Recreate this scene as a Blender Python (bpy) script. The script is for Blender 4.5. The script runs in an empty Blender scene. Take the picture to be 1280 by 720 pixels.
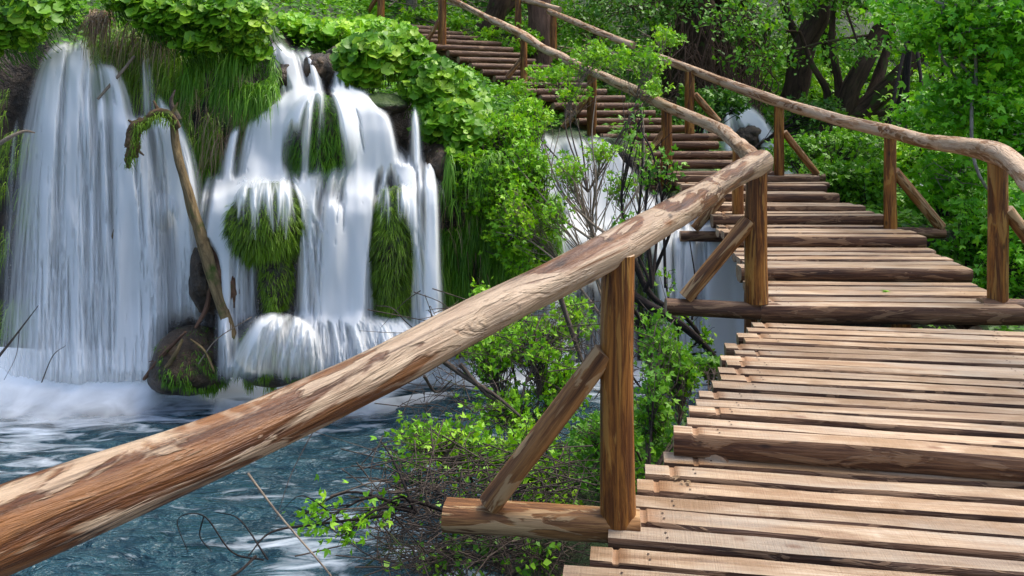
import bpy, math, random
import numpy as np
random.seed(7); RNG = np.random.default_rng(7)
scene = bpy.context.scene
COL = scene.collection
EYE = 2.6
HOR = 130.0
F = 1000.0

def P(px, py, d):
    """photo measurement (pixel of the 1280 px photo, distance) -> world point"""
    return np.array([(px - 640.0) / F * d, d, EYE - (py - HOR) / F * d])

# ---------------------------------------------------------------- noise
def _h(ix, iy, iz):
    n = (ix * 374761393 + iy * 668265263 + iz * 2147483647 % 1274126177 + iz * 97531) & 0xffffffff
    n = ((n ^ (n >> 13)) * 1274126177) & 0xffffffff
    n = (n ^ (n >> 16)) & 0xffffffff
    return n / 4294967295.0
def vnoise(p):
    p = np.asarray(p, float)
    i = np.floor(p).astype(np.int64); f = p - i
    f = f * f * (3 - 2 * f)
    r = 0
    for dx in (0, 1):
        wx = f[..., 0] if dx else 1 - f[..., 0]
        for dy in (0, 1):
            wy = f[..., 1] if dy else 1 - f[..., 1]
            for dz in (0, 1):
                wz = f[..., 2] if dz else 1 - f[..., 2]
                r = r + wx * wy * wz * _h(i[..., 0] + dx, i[..., 1] + dy, i[..., 2] + dz)
    return r * 2 - 1
def fbm(p, o=4):
    p = np.asarray(p, float); a = 1.0; s = 0; t = 0
    for k in range(o):
        s = s + a * vnoise(p * (2 ** k) + 17.3 * k); t += a; a *= .5
    return s / t
def sstep(a, b, x):
    t = np.clip((x - a) / (b - a), 0, 1); return t * t * (3 - 2 * t)
def norm(v):
    return v / np.maximum(np.linalg.norm(v, axis=-1, keepdims=True), 1e-9)

# ---------------------------------------------------------------- mesh helpers
class MB:
    """collects vertices, polygons and per-vertex attributes for ONE mesh"""
    def __init__(s): s.V = []; s.F = []; s.n = 0; s.A = {}; s.M = []
    def add(s, V, Fs, mat=0, **attr):
        V = np.asarray(V, float).reshape(-1, 3)
        for fa in (Fs if isinstance(Fs, list) else [Fs]):
            fa = np.asarray(fa, np.int64)
            if fa.size: s.F.append(fa + s.n); s.M.append(np.full(len(fa), mat))
        s.V.append(V)
        for k, a in attr.items():
            s.A.setdefault(k, []).append((s.n, np.asarray(a, float)))
        s.n += len(V)
    def build(s, name, mats, parent=None, smooth=True, origin=None):
        me = bpy.data.meshes.new(name)
        V = np.concatenate(s.V)
        org = np.array(origin if origin is not None else (parent.location if parent else (0, 0, 0)), float)
        if parent and parent.parent: org = org * 0 + np.array(parent['_org'])
        V = V - org
        me.vertices.add(len(V)); me.vertices.foreach_set('co', V.astype(np.float32).ravel())
        tot = np.concatenate([np.full(len(f), f.shape[1]) for f in s.F])
        idx = np.concatenate([f.ravel() for f in s.F])
        st = np.concatenate([[0], np.cumsum(tot)[:-1]])
        me.loops.add(len(idx)); me.loops.foreach_set('vertex_index', idx.astype(np.int32))
        me.polygons.add(len(tot)); me.polygons.foreach_set('loop_start', st.astype(np.int32))
        me.polygons.foreach_set('loop_total', tot.astype(np.int32))
        me.polygons.foreach_set('use_smooth', np.full(len(tot), smooth))
        me.polygons.foreach_set('material_index', np.concatenate(s.M).astype(np.int32))
        me.update(calc_edges=True)
        for k, L in s.A.items():
            dim = 3 if L[0][1].ndim == 2 else 1
            arr = np.zeros((len(V), dim))
            for (n0, a) in L: arr[n0:n0 + len(a)] = a.reshape(len(a), dim)
            at = me.attributes.new(k, 'FLOAT_VECTOR' if dim == 3 else 'FLOAT', 'POINT')
            at.data.foreach_set('vector' if dim == 3 else 'value', arr.astype(np.float32).ravel())
        for m in (mats if isinstance(mats, (list, tuple)) else [mats]): me.materials.append(m)
        o = bpy.data.objects.new(name, me); COL.objects.link(o)
        if parent: o.parent = parent
        if parent is None and origin is not None: o.location = origin
        if parent: o['_org'] = [float(v) for v in org]
        return o

def tag(o, label=None, cat=None, group=None, kind=None):
    if label: o['label'] = label
    if cat: o['category'] = cat
    if group: o['group'] = group
    if kind: o['kind'] = kind
    return o
def thing(name, label, cat, loc, group=None):
    o = bpy.data.objects.new(name, None); COL.objects.link(o); o.location = [float(v) for v in loc]
    o.empty_display_size = .1
    return tag(o, label, cat, group)

def catmull(pts, n):
    pts = np.asarray(pts, float)
    if len(pts) == 2:
        t = np.linspace(0, 1, n)[:, None]; return pts[0] * (1 - t) + pts[1] * t
    e = np.vstack([2 * pts[0] - pts[1], pts, 2 * pts[-1] - pts[-2]])
    out = []
    m = len(pts) - 1
    for u in np.linspace(0, m, n):
        i = min(int(u), m - 1); t = u - i
        p0, p1, p2, p3 = e[i], e[i + 1], e[i + 2], e[i + 3]
        out.append(.5 * ((2 * p1) + (-p0 + p2) * t + (2 * p0 - 5 * p1 + 4 * p2 - p3) * t * t + (-p0 + 3 * p1 - 3 * p2 + p3) * t ** 3))
    return np.array(out)

def tube(mb, pts, r, sides=8, n=None, rough=0.0, mat=0, cap=True, seed=0.0, nscale=6.0, capmat=None, bumps=0.0, flat=0.0):
    pts = np.asarray(pts, float)
    n = n or len(pts)
    rr = np.asarray(r, float)
    if rr.ndim == 0: rr = np.full(len(pts), float(rr))
    c = catmull(pts, n)
    R = np.interp(np.linspace(0, 1, n), np.linspace(0, 1, len(rr)), rr)
    tg = norm(np.gradient(c, axis=0))
    up = np.array([0, 0, 1.0]) if abs(tg[0][2]) < .9 else np.array([1.0, 0, 0])
    L = np.concatenate([[0], np.cumsum(np.linalg.norm(np.diff(c, axis=0), axis=1))])
    xs = []; u = norm(np.cross(up, tg[0]))
    for i in range(n):
        u = norm(u - np.dot(u, tg[i]) * tg[i]); xs.append(u)
    xs = np.array(xs); ys = np.cross(tg, xs)
    a = np.linspace(0, 2 * math.pi, sides, endpoint=False)
    ca, sa = np.cos(a), np.sin(a)
    rad = R[:, None] * np.ones((1, sides))
    if rough > 0:
        q = np.stack([ca[None] * 1.0 + 0 * L[:, None], sa[None] + 0 * L[:, None], L[:, None] * nscale + 0 * ca[None]], -1)
        rad = rad * (1 + rough * fbm(q + seed * 3.7 + 5, 3) * 1.6)
    if bumps > 0:
        q = np.stack([ca[None] * .8 + 0 * L[:, None], sa[None] * .8 + 0 * L[:, None], L[:, None] * 2.2 + 0 * ca[None]], -1) + seed * 9.1
        b = vnoise(q); rad = rad * (1 + bumps * sstep(.35, .8, b))
    off = xs[:, None, :] * (rad * ca)[..., None] + ys[:, None, :] * (rad * sa)[..., None]
    if flat > 0:
        zmax = R[:, None] * (1 - flat); off[..., 2] = np.minimum(off[..., 2], zmax)
    V = (c[:, None, :] + off).reshape(-1, 3)
    lc = np.stack([(R[:, None] * ca).ravel(), (R[:, None] * sa).ravel(), (L[:, None] + 0 * ca).ravel() + seed * 13.0], -1)
    i = np.arange(n - 1)[:, None] * sides; j = np.arange(sides)[None]; j2 = (j + 1) % sides
    Q = np.stack([i + j, i + j2, i + sides + j2, i + sides + j], -1).reshape(-1, 4)
    mb.add(V, Q, mat, lc=lc)
    if cap:
        cm = mat if capmat is None else capmat
        for (k, flip) in ((0, True), (n - 1, False)):
            ring = V[k * sides:(k + 1) * sides]
            cc = c[k] + (-1 if flip else 1) * tg[k] * R[k] * .08
            VV = np.vstack([ring, cc])
            jj = np.arange(sides); T = np.stack([jj, (jj + 1) % sides, np.full(sides, sides)], -1)
            if flip: T = T[:, ::-1]
            l2 = np.vstack([lc[k * sides:(k + 1) * sides], [0, 0, L[k] + seed * 13.0]])
            mb.add(VV, T, cm, lc=l2)

# leaf templates: (verts, faces); Y is the leaf axis, Z its upper side
def oval(w=.3, L=1.0, x=0, ang=0, fold=.07, droop=.12):
    v = np.array([[0, 0, 0], [-w * .8, .28, fold], [-w, .55, fold * .8], [0, 1, -droop], [w, .55, fold * .8], [w * .8, .28, fold], [0, .5, 0]], float)
    v[:, :2] *= L
    c, s = math.cos(ang), math.sin(ang)
    r = v.copy(); r[:, 0] = v[:, 0] * c - v[:, 1] * s; r[:, 1] = v[:, 0] * s + v[:, 1] * c
    f = [[0, 6, 2, 1], [6, 3, 2, 2], [0, 5, 4, 6], [6, 4, 3, 3]]
    return r, [[0, 6, 2, 1], [0, 5, 4, 6]], [[6, 3, 2], [6, 4, 3]]
LEAF_OVAL = oval()
def cheap(w=.3, fold=.08):
    v = np.array([[0, 0, 0], [-w, .45, fold], [0, 1, -.1], [w, .45, fold], [0, .45, 0]], float)
    return v, [[0, 4, 2, 1], [0, 3, 2, 4]], []
LEAF_CHEAP = cheap(.3)
LEAF_BROAD = cheap(.42)
def lobed(angs=((-.95, .75), (0, 1), (.95, .75)), w=.24):
    V = []; Q = []; n = 0
    for a, L in angs:
        v, q, t = cheap(w)
        v = v.copy(); v[:, :2] *= L; v[:, 0] *= 1
        c, s = math.cos(a), math.sin(a)
        r = v.copy(); r[:, 0] = v[:, 0] * c - v[:, 1] * s; r[:, 1] = v[:, 0] * s + v[:, 1] * c
        V.append(r); Q += [[i + n for i in f] for f in q]; n += len(v)
    return np.vstack(V), Q, []
LEAF_LOBED = lobed()
LEAF_MAPLE = lobed(((-1.5, .6), (-.75, .85), (0, 1), (.75, .85), (1.5, .6)), .2)
def roundleaf():
    n = 14; a = np.linspace(.12, 2 * math.pi - .12, n) - math.pi / 2
    r = .5 * (1 + .07 * np.cos(np.arange(n) * math.pi)); 
    V = [[0, 0, -.10]]
    for i in range(n): V.append([r[i] * math.cos(a[i]), r[i] * math.sin(a[i]) , .05 * math.sin(3 * a[i])])
    V = np.array(V); T = [[0, i + 1, i + 2] for i in range(n - 1)]
    V[:, 1] += .15
    return V, [], T
LEAF_ROUND = roundleaf()

def frames(dirs, ups):
    Y = norm(dirs); Z = norm(ups - np.sum(ups * Y, -1, keepdims=True) * Y); X = np.cross(Y, Z)
    return np.stack([X, Y, Z], -1)          # columns
def leaves(mb, tmpl, pos, dirs, ups, size, rnd=None, mat=0):
    v, q, t = tmpl
    N = len(pos)
    if N == 0: return
    R = frames(dirs, ups)
    V = np.einsum('nij,kj->nki', R, v) * np.asarray(size).reshape(-1, 1, 1) + pos[:, None, :]
    k = len(v); base = (np.arange(N) * k)[:, None, None]
    Fs = []
    if len(q): Fs.append((np.array(q)[None] + base).reshape(-1, 4))
    if len(t): Fs.append((np.array(t)[None] + base).reshape(-1, 3))
    rnd = RNG.random(N) if rnd is None else rnd
    mb.add(V.reshape(-1, 3), Fs, mat, rnd=np.repeat(rnd, k))

def blades(mb, pos, dirs, length, width=.005, sag=1.0, mat=0, seg=4):
    """grass blades that leave pos along dirs and bend down"""
    N = len(pos); dirs = norm(dirs)
    t = np.linspace(0, 1, seg + 1)
    L = np.asarray(length).reshape(-1, 1, 1) * np.ones((N, 1, 1))
    c = pos[:, None, :] + dirs[:, None, :] * (t[None, :, None] * L) * (1 - .35 * sag * t[None, :, None])
    c[..., 2] -= (sag * (t ** 2)[None] * L[..., 0] * .75)
    side = norm(np.cross(dirs, np.array([0, 0, 1.0])) + RNG.normal(0, .35, (N, 3)))
    w = (width * (1 - t) ** .7 + .0006)[None, :, None]
    A = c - side[:, None] * w; B = c + side[:, None] * w
    V = np.stack([A, B], 2).reshape(N, -1, 3)
    k = 2 * (seg + 1)
    q = np.array([[2 * i, 2 * i + 1, 2 * i + 3, 2 * i + 2] for i in range(seg)])
    Q = (q[None] + (np.arange(N) * k)[:, None, None]).reshape(-1, 4)
    mb.add(V.reshape(-1, 3), Q, mat, rnd=np.repeat(RNG.random(N), k), tt=np.tile(np.repeat(t, 2), N))

# ---------------------------------------------------------------- materials
def mat(name):
    m = bpy.data.materials.new(name); m.use_nodes = True
    nt = m.node_tree; nt.nodes.clear()
    out = nt.nodes.new('ShaderNodeOutputMaterial')
    return m, nt, out
def N(nt, typ, **kw):
    n = nt.nodes.new(typ)
    for k, v in kw.items():
        if k.startswith('i_'):
            n.inputs[k[2:].replace('_', ' ')].default_value = v
        else: setattr(n, k, v)
    return n
def ramp(nt, fac, stops, interp='LINEAR'):
    n = nt.nodes.new('ShaderNodeValToRGB'); n.color_ramp.interpolation = interp
    e = n.color_ramp.elements
    while len(e) < len(stops): e.new(.5)
    for el, (p, c) in zip(e, stops):
        el.position = p; el.color = (*c, 1) if len(c) == 3 else c
    nt.links.new(fac, n.inputs[0]); return n.outputs[0]
def mth(nt, op, a, b=None, c=None, clamp=False):
    n = nt.nodes.new('ShaderNodeMath'); n.operation = op; n.use_clamp = clamp
    for i, v in enumerate((a, b, c)):
        if v is None: continue
        if isinstance(v, (int, float)): n.inputs[i].default_value = v
        else: nt.links.new(v, n.inputs[i])
    return n.outputs[0]
def mixc(nt, fac, a, b, mode='MIX'):
    n = nt.nodes.new('ShaderNodeMix'); n.data_type = 'RGBA'; n.blend_type = mode
    if isinstance(fac, (int, float)): n.inputs[0].default_value = fac
    else: nt.links.new(fac, n.inputs[0])
    for i, v in ((6, a), (7, b)):
        if isinstance(v, tuple): n.inputs[i].default_value = (*v, 1)
        else: nt.links.new(v, n.inputs[i])
    return n.outputs[2]
def lcvec(nt, scale, offs=True, attr='lc'):
    a = N(nt, 'ShaderNodeAttribute', attribute_name=attr)
    mp = N(nt, 'ShaderNodeMapping'); mp.inputs['Scale'].default_value = scale
    nt.links.new(a.outputs['Vector'], mp.inputs['Vector'])
    if offs:
        oi = N(nt, 'ShaderNodeObjectInfo'); 
        cb = N(nt, 'ShaderNodeCombineXYZ'); m = mth(nt, 'MULTIPLY', oi.outputs['Random'], 37.0)
        for i in range(3): nt.links.new(m, cb.inputs[i])
        ad = N(nt, 'ShaderNodeVectorMath', operation='ADD')
        nt.links.new(mp.outputs[0], ad.inputs[0]); nt.links.new(cb.outputs[0], ad.inputs[1]); return ad.outputs[0]
    return mp.outputs[0]
def noise(nt, vec, scale=1.0, detail=4, rough=.6, dist=0.0):
    n = N(nt, 'ShaderNodeTexNoise'); n.inputs['Scale'].default_value = scale; n.inputs['Detail'].default_value = detail
    n.inputs['Roughness'].default_value = rough; n.inputs['Distortion'].default_value = dist
    if vec is not None: nt.links.new(vec, n.inputs['Vector'])
    return n.outputs['Fac']
def bump(nt, h, dist, strength=1.0, nrm=None):
    b = N(nt, 'ShaderNodeBump'); b.inputs['Distance'].default_value = dist; b.inputs['Strength'].default_value = strength
    nt.links.new(h, b.inputs['Height'])
    if nrm is not None: nt.links.new(nrm, b.inputs['Normal'])
    return b.outputs[0]

def wood(name, dark, mid, light, patch, patch_amt=.5, rough=.62, bstr=.004, patch_scale=(9, 9, 2.6), tone=.25, big=False):
    m, nt, out = mat(name)
    g = noise(nt, lcvec(nt, (26, 26, 2.0)), 1, 6, .68, .5)
    g2 = noise(nt, lcvec(nt, (110, 110, 3.5)), 1, 3, .6)
    base = ramp(nt, g, [(.30, dark), (.47, mid), (.60, light), (.75, mid)])
    base = mixc(nt, mth(nt, 'MULTIPLY', mth(nt, 'SUBTRACT', g2, .38, clamp=True), 1.4, clamp=True), base, dark)
    p = noise(nt, lcvec(nt, patch_scale), 1, 4, .55, 1.4)
    pf = ramp(nt, p, [(.56 - patch_amt * .12, (0, 0, 0)), (.60 - patch_amt * .12, (1, 1, 1))])
    p2 = noise(nt, lcvec(nt, (30, 30, 6)), 1, 4, .6, .3)
    pc = mixc(nt, mth(nt, 'MULTIPLY', p2, .8), patch, mid)
    base = mixc(nt, mth(nt, 'MULTIPLY', pf, .82), base, pc)
    if big:
        z1 = noise(nt, lcvec(nt, (7, 7, .9)), 1, 5, .62, .7)
        base = mixc(nt, ramp(nt, z1, [(.52, (0, 0, 0)), (.565, (.85, .85, .85))]), base, pc)
        z2 = noise(nt, lcvec(nt, (16, 16, .7)), 1, 5, .7, .4)
        base = mixc(nt, ramp(nt, z2, [(.56, (0, 0, 0)), (.66, (.85, .85, .85))]), base, dark)
    # knots
    vo = N(nt, 'ShaderNodeTexVoronoi'); vo.inputs['Scale'].default_value = 1.0
    nt.links.new(lcvec(nt, (9, 9, 4)), vo.inputs['Vector'])
    kn = ramp(nt, vo.outputs['Distance'], [(.05, (1, 1, 1)), (.13, (0, 0, 0))])
    base = mixc(nt, mth(nt, 'MULTIPLY', kn, .7), base, tuple(c * .5 for c in dark))
    oi = N(nt, 'ShaderNodeObjectInfo')
    hs = N(nt, 'ShaderNodeHueSaturation'); nt.links.new(base, hs.inputs['Color'])
    nt.links.new(mth(nt, 'ADD', mth(nt, 'MULTIPLY', oi.outputs['Random'], tone), 1 - tone / 2), hs.inputs['Value'])
    b = N(nt, 'ShaderNodeBsdfPrincipled'); nt.links.new(hs.outputs[0], b.inputs['Base Color'])
    b.inputs['Roughness'].default_value = rough; b.inputs['Specular IOR Level'].default_value = .3
    hh = mth(nt, 'ADD', mth(nt, 'MULTIPLY', g, .7), mth(nt, 'ADD', mth(nt, 'MULTIPLY', g2, .35), mth(nt, 'MULTIPLY', pf, .25)))
    nt.links.new(bump(nt, hh, bstr * 3), b.inputs['Normal'])
    nt.links.new(b.outputs[0], out.inputs[0]); return m

M = {}
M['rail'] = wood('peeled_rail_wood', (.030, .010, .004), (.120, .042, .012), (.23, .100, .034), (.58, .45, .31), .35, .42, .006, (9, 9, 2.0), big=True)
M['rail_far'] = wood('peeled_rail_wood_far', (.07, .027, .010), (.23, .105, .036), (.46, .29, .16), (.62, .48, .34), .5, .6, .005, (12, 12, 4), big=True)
M['post'] = wood('post_wood', (.022, .007, .002), (.125, .040, .008), (.34, .135, .024), (.50, .26, .06), .0, .42, .004, (16, 16, 1.6))
M['brace'] = wood('brace_wood', (.04, .015, .005), (.17, .068, .020), (.36, .17, .055), (.54, .36, .18), .3, .55, .003, (14, 14, 3))
M['bark'] = wood('plank_side_bark', (.022, .009, .005), (.085, .036, .017), (.20, .10, .048), (.34, .20, .105), .15, .6, .004, (12, 12, 3))
M['stairlog'] = wood('stair_log_bark', (.030, .013, .007), (.10, .044, .022), (.18, .088, .042), (.28, .165, .09), .1, .55, .004, (14, 14, 5))
def cutwood():
    m, nt, out = mat('sawn_plank_wood')
    g = noise(nt, lcvec(nt, (22, 6, 1.6)), 1, 6, .7, .8)
    f = noise(nt, lcvec(nt, (150, 30, 5)), 1, 3, .6)
    s = noise(nt, lcvec(nt, (5, 5, 2.2)), 1, 5, .6, .6)
    base = ramp(nt, g, [(.30, (.11, .058, .026)), (.41, (.25, .155, .085)), (.54, (.39, .28, .175)), (.70, (.52, .42, .31))])
    base = mixc(nt, mth(nt, 'MULTIPLY', mth(nt, 'SUBTRACT', f, .45, clamp=True), 2.2, clamp=True), base, (.24, .125, .065))
    base = mixc(nt, ramp(nt, s, [(.46, (0, 0, 0)), (.60, (.85, .85, .85))]), base, (.22, .125, .055))
    gz = noise(nt, lcvec(nt, (3, 3, 1.1)), 1, 4, .6, .5)
    base = mixc(nt, ramp(nt, gz, [(.50, (0, 0, 0)), (.68, (.6, .6, .6))]), base, (.30, .26, .21))
    # saw marks across the board
    sm = noise(nt, lcvec(nt, (3, 3, 170)), 1, 2, .5)
    base = mixc(nt, mth(nt, 'MULTIPLY', mth(nt, 'SUBTRACT', sm, .45, clamp=True), .9, clamp=True), base, (.30, .18, .11))
    vo = N(nt, 'ShaderNodeTexVoronoi'); vo.inputs['Scale'].default_value = 1.0
    nt.links.new(lcvec(nt, (8, 3, 3.2)), vo.inputs['Vector'])
    kn = ramp(nt, vo.outputs['Distance'], [(.05, (1, 1, 1)), (.14, (0, 0, 0))])
    base = mixc(nt, mth(nt, 'MULTIPLY', kn, .7), base, (.13, .05, .02))
    at = N(nt, 'ShaderNodeAttribute', attribute_name='wear')
    base = mixc(nt, mth(nt, 'MULTIPLY', at.outputs['Fac'], .7), base, (.24, .11, .04))
    oi = N(nt, 'ShaderNodeObjectInfo')
    hs = N(nt, 'ShaderNodeHueSaturation'); nt.links.new(base, hs.inputs['Color'])
    nt.links.new(mth(nt, 'ADD', mth(nt, 'MULTIPLY', oi.outputs['Random'], .46), .74), hs.inputs['Value'])
    b = N(nt, 'ShaderNodeBsdfPrincipled'); nt.links.new(hs.outputs[0], b.inputs['Base Color'])
    b.inputs['Roughness'].default_value = .55
    hh = mth(nt, 'ADD', g, mth(nt, 'ADD', mth(nt, 'MULTIPLY', f, .5), mth(nt, 'MULTIPLY', sm, .35)))
    nt.links.new(bump(nt, hh, .006), b.inputs['Normal'])
    nt.links.new(b.outputs[0], out.inputs[0]); return m
M['cut'] = cutwood()

def nailmat():
    m, nt, out = mat('rusty_nail'); b = N(nt, 'ShaderNodeBsdfPrincipled')
    b.inputs['Base Color'].default_value = (.05, .028, .02, 1); b.inputs['Metallic'].default_value = .5; b.inputs['Roughness'].default_value = .6
    nt.links.new(b.outputs[0], out.inputs[0]); return m
M['nail'] = nailmat()
def leafmat(name, c1, c2, c3, trans=.35, rough=.45, spec=.35):
    m, nt, out = mat(name)
    a = N(nt, 'ShaderNodeAttribute', attribute_name='rnd')
    tc = N(nt, 'ShaderNodeTexCoord')
    n = noise(nt, tc.outputs['Object'], 2.2, 2, .5)
    f = mth(nt, 'ADD', mth(nt, 'MULTIPLY', a.outputs['Fac'], .6), mth(nt, 'MULTIPLY', mth(nt, 'SUBTRACT', n, .3), 1.0), clamp=True)
    c = ramp(nt, f, [(.1, c1), (.5, c2), (.9, c3)])
    b = N(nt, 'ShaderNodeBsdfPrincipled'); nt.links.new(c, b.inputs['Base Color'])
    b.inputs['Roughness'].default_value = rough; b.inputs['Specular IOR Level'].default_value = spec
    t = N(nt, 'ShaderNodeBsdfTranslucent')
    ct = mixc(nt, 1.0, c, (1.0, 1.0, .45), 'MULTIPLY'); nt.links.new(mixc(nt, .5, ct, c), t.inputs['Color'])
    mx = N(nt, 'ShaderNodeMixShader'); mx.inputs[0].default_value = trans
    nt.links.new(b.outputs[0], mx.inputs[1]); nt.links.new(t.outputs[0], mx.inputs[2])
    nt.links.new(mx.outputs[0], out.inputs[0]); return m
M['leaf_bright'] = leafmat('bright_spring_leaf', (.08, .24, .004), (.19, .46, .008), (.38, .62, .02))
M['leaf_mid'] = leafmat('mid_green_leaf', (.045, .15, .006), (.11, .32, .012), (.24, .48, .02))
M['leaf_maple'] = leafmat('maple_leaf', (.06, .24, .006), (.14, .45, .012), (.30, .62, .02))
M['leaf_dark'] = leafmat('leaf_painted_shade', (.025, .09, .008), (.06, .19, .012), (.15, .32, .02))  # darker copy of the leaf green, shade of the deep wood put into its colour
M['leaf_butter'] = leafmat('butterbur_leaf', (.06, .19, .012), (.16, .38, .018), (.38, .58, .04), .4, .42)
M['leaf_olive'] = leafmat('far_leaf', (.05, .12, .015), (.12, .26, .025), (.28, .42, .06))
M['grass'] = leafmat('hanging_grass', (.05, .15, .008), (.11, .28, .012), (.22, .42, .03), .35)
M['grass_olive'] = leafmat('hanging_moss', (.06, .11, .012), (.15, .26, .015), (.25, .44, .025), .35)
M['straw'] = leafmat('dead_grass', (.12, .07, .035), (.26, .17, .09), (.40, .29, .17), .15)

def barkmat(name, c1, c2, moss=0.0, scale=14):
    m, nt, out = mat(name)
    tc = N(nt, 'ShaderNodeTexCoord')
    g = noise(nt, lcvec(nt, (scale, scale, scale * .22), False), 1, 6, .7, .8)
    c = ramp(nt, g, [(.32, c1), (.66, c2)])
    if moss > 0:
        mo = noise(nt, tc.outputs['Object'], 3.5, 4, .6)
        c = mixc(nt, ramp(nt, mo, [(.62 - moss * .25, (0, 0, 0)), (.72 - moss * .25, (1, 1, 1))]), c, (.05, .085, .015))
    b = N(nt, 'ShaderNodeBsdfPrincipled'); nt.links.new(c, b.inputs['Base Color']); b.inputs['Roughness'].default_value = .85; b.inputs['Specular IOR Level'].default_value = .15
    nt.links.new(bump(nt, g, .02), b.inputs['Normal']); nt.links.new(b.outputs[0], out.inputs[0]); return m
M['trunk'] = barkmat('dark_tree_bark', (.020, .012, .008), (.085, .052, .034), .25, 12)
M['trunk_red'] = barkmat('brown_tree_bark', (.05, .028, .02), (.17, .10, .075), 0, 12)
M['trunk_pale'] = barkmat('pale_tree_bark', (.10, .09, .075), (.30, .27, .22), .3, 10)
M['twig'] = barkmat('twig_bark', (.035, .026, .022), (.13, .10, .08), .1, 40)
M['twig_dark'] = barkmat('dark_twig_bark', (.010, .008, .008), (.04, .03, .027), 0, 40)
M['twig_pale'] = barkmat('pale_twig_bark', (.16, .12, .09), (.34, .27, .20), 0, 40)
M['drift'] = barkmat('driftwood', (.05, .035, .018), (.27, .19, .095), .35, 22)
M['drift_moss'] = barkmat('mossy_driftwood', (.035, .022, .012), (.19, .12, .065), .2, 22)
M['drift_brown'] = barkmat('wet_driftwood', (.05, .025, .017), (.20, .11, .07), .1, 22)

def rockmat(name, moss=.5, c1=(.012, .009, .006), c2=(.075, .05, .03), wet=.45):
    m, nt, out = mat(name)
    tc = N(nt, 'ShaderNodeTexCoord')
    g = noise(nt, tc.outputs['Object'], 3.2, 8, .66, .6)
    g2 = noise(nt, tc.outputs['Object'], 14, 6, .65, .3)
    c = ramp(nt, g, [(.35, c1), (.55, c2), (.72, tuple(min(1, x * 2.0) for x in c2))])
    c = mixc(nt, ramp(nt, g2, [(.35, (1, 1, 1)), (.6, (0, 0, 0))]), c, c1)
    mo = noise(nt, tc.outputs['Object'], 2.1, 6, .7, .2)
    ge = N(nt, 'ShaderNodeNewGeometry'); sx = N(nt, 'ShaderNodeSeparateXYZ'); nt.links.new(ge.outputs['Normal'], sx.inputs[0])
    mf = mth(nt, 'ADD', mo, mth(nt, 'MULTIPLY', sx.outputs[2], .22))
    c = mixc(nt, ramp(nt, mf, [(.78 - moss * .4, (0, 0, 0)), (.88 - moss * .4, (1, 1, 1))]), c, mixc(nt, g2, (.018, .045, .006), (.06, .11, .015)))
    b = N(nt, 'ShaderNodeBsdfPrincipled'); nt.links.new(c, b.inputs['Base Color']); b.inputs['Roughness'].default_value = wet
    hh = mth(nt, 'ADD', g, mth(nt, 'MULTIPLY', g2, .35))
    nt.links.new(bump(nt, hh, .12), b.inputs['Normal']); nt.links.new(b.outputs[0], out.inputs[0]); return m
M['rock'] = rockmat('wet_tufa_rock', .45)
M['rock_moss'] = rockmat('mossy_rock', .75)
M['rock_brown'] = rockmat('brown_mossy_rock', .15, (.02, .012, .006), (.10, .06, .03))

def foammat():
    m, nt, out = mat('foam')
    tc = N(nt, 'ShaderNodeTexCoord')
    s = noise(nt, tc.outputs['Object'], 3.5, 4, .5, .6)
    d = N(nt, 'ShaderNodeAttribute', attribute_name='dens')
    a = mth(nt, 'ADD', mth(nt, 'MULTIPLY', mth(nt, 'SUBTRACT', s, .5), .9), mth(nt, 'SUBTRACT', mth(nt, 'MULTIPLY', d.outputs['Fac'], 1.3), .2))
    a = mth(nt, 'MULTIPLY', a, mth(nt, 'MULTIPLY', d.outputs['Fac'], 2.5, clamp=True), clamp=True)
    df = N(nt, 'ShaderNodeBsdfDiffuse'); df.inputs[0].default_value = (.90, .92, .93, 1)
    tr = N(nt, 'ShaderNodeBsdfTransparent'); m2 = N(nt, 'ShaderNodeMixShader')
    nt.links.new(mth(nt, 'MULTIPLY', a, .9), m2.inputs[0]); nt.links.new(tr.outputs[0], m2.inputs[1]); nt.links.new(df.outputs[0], m2.inputs[2])
    nt.links.new(m2.outputs[0], out.inputs[0]); return m
M['foam'] = foammat()
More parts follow.
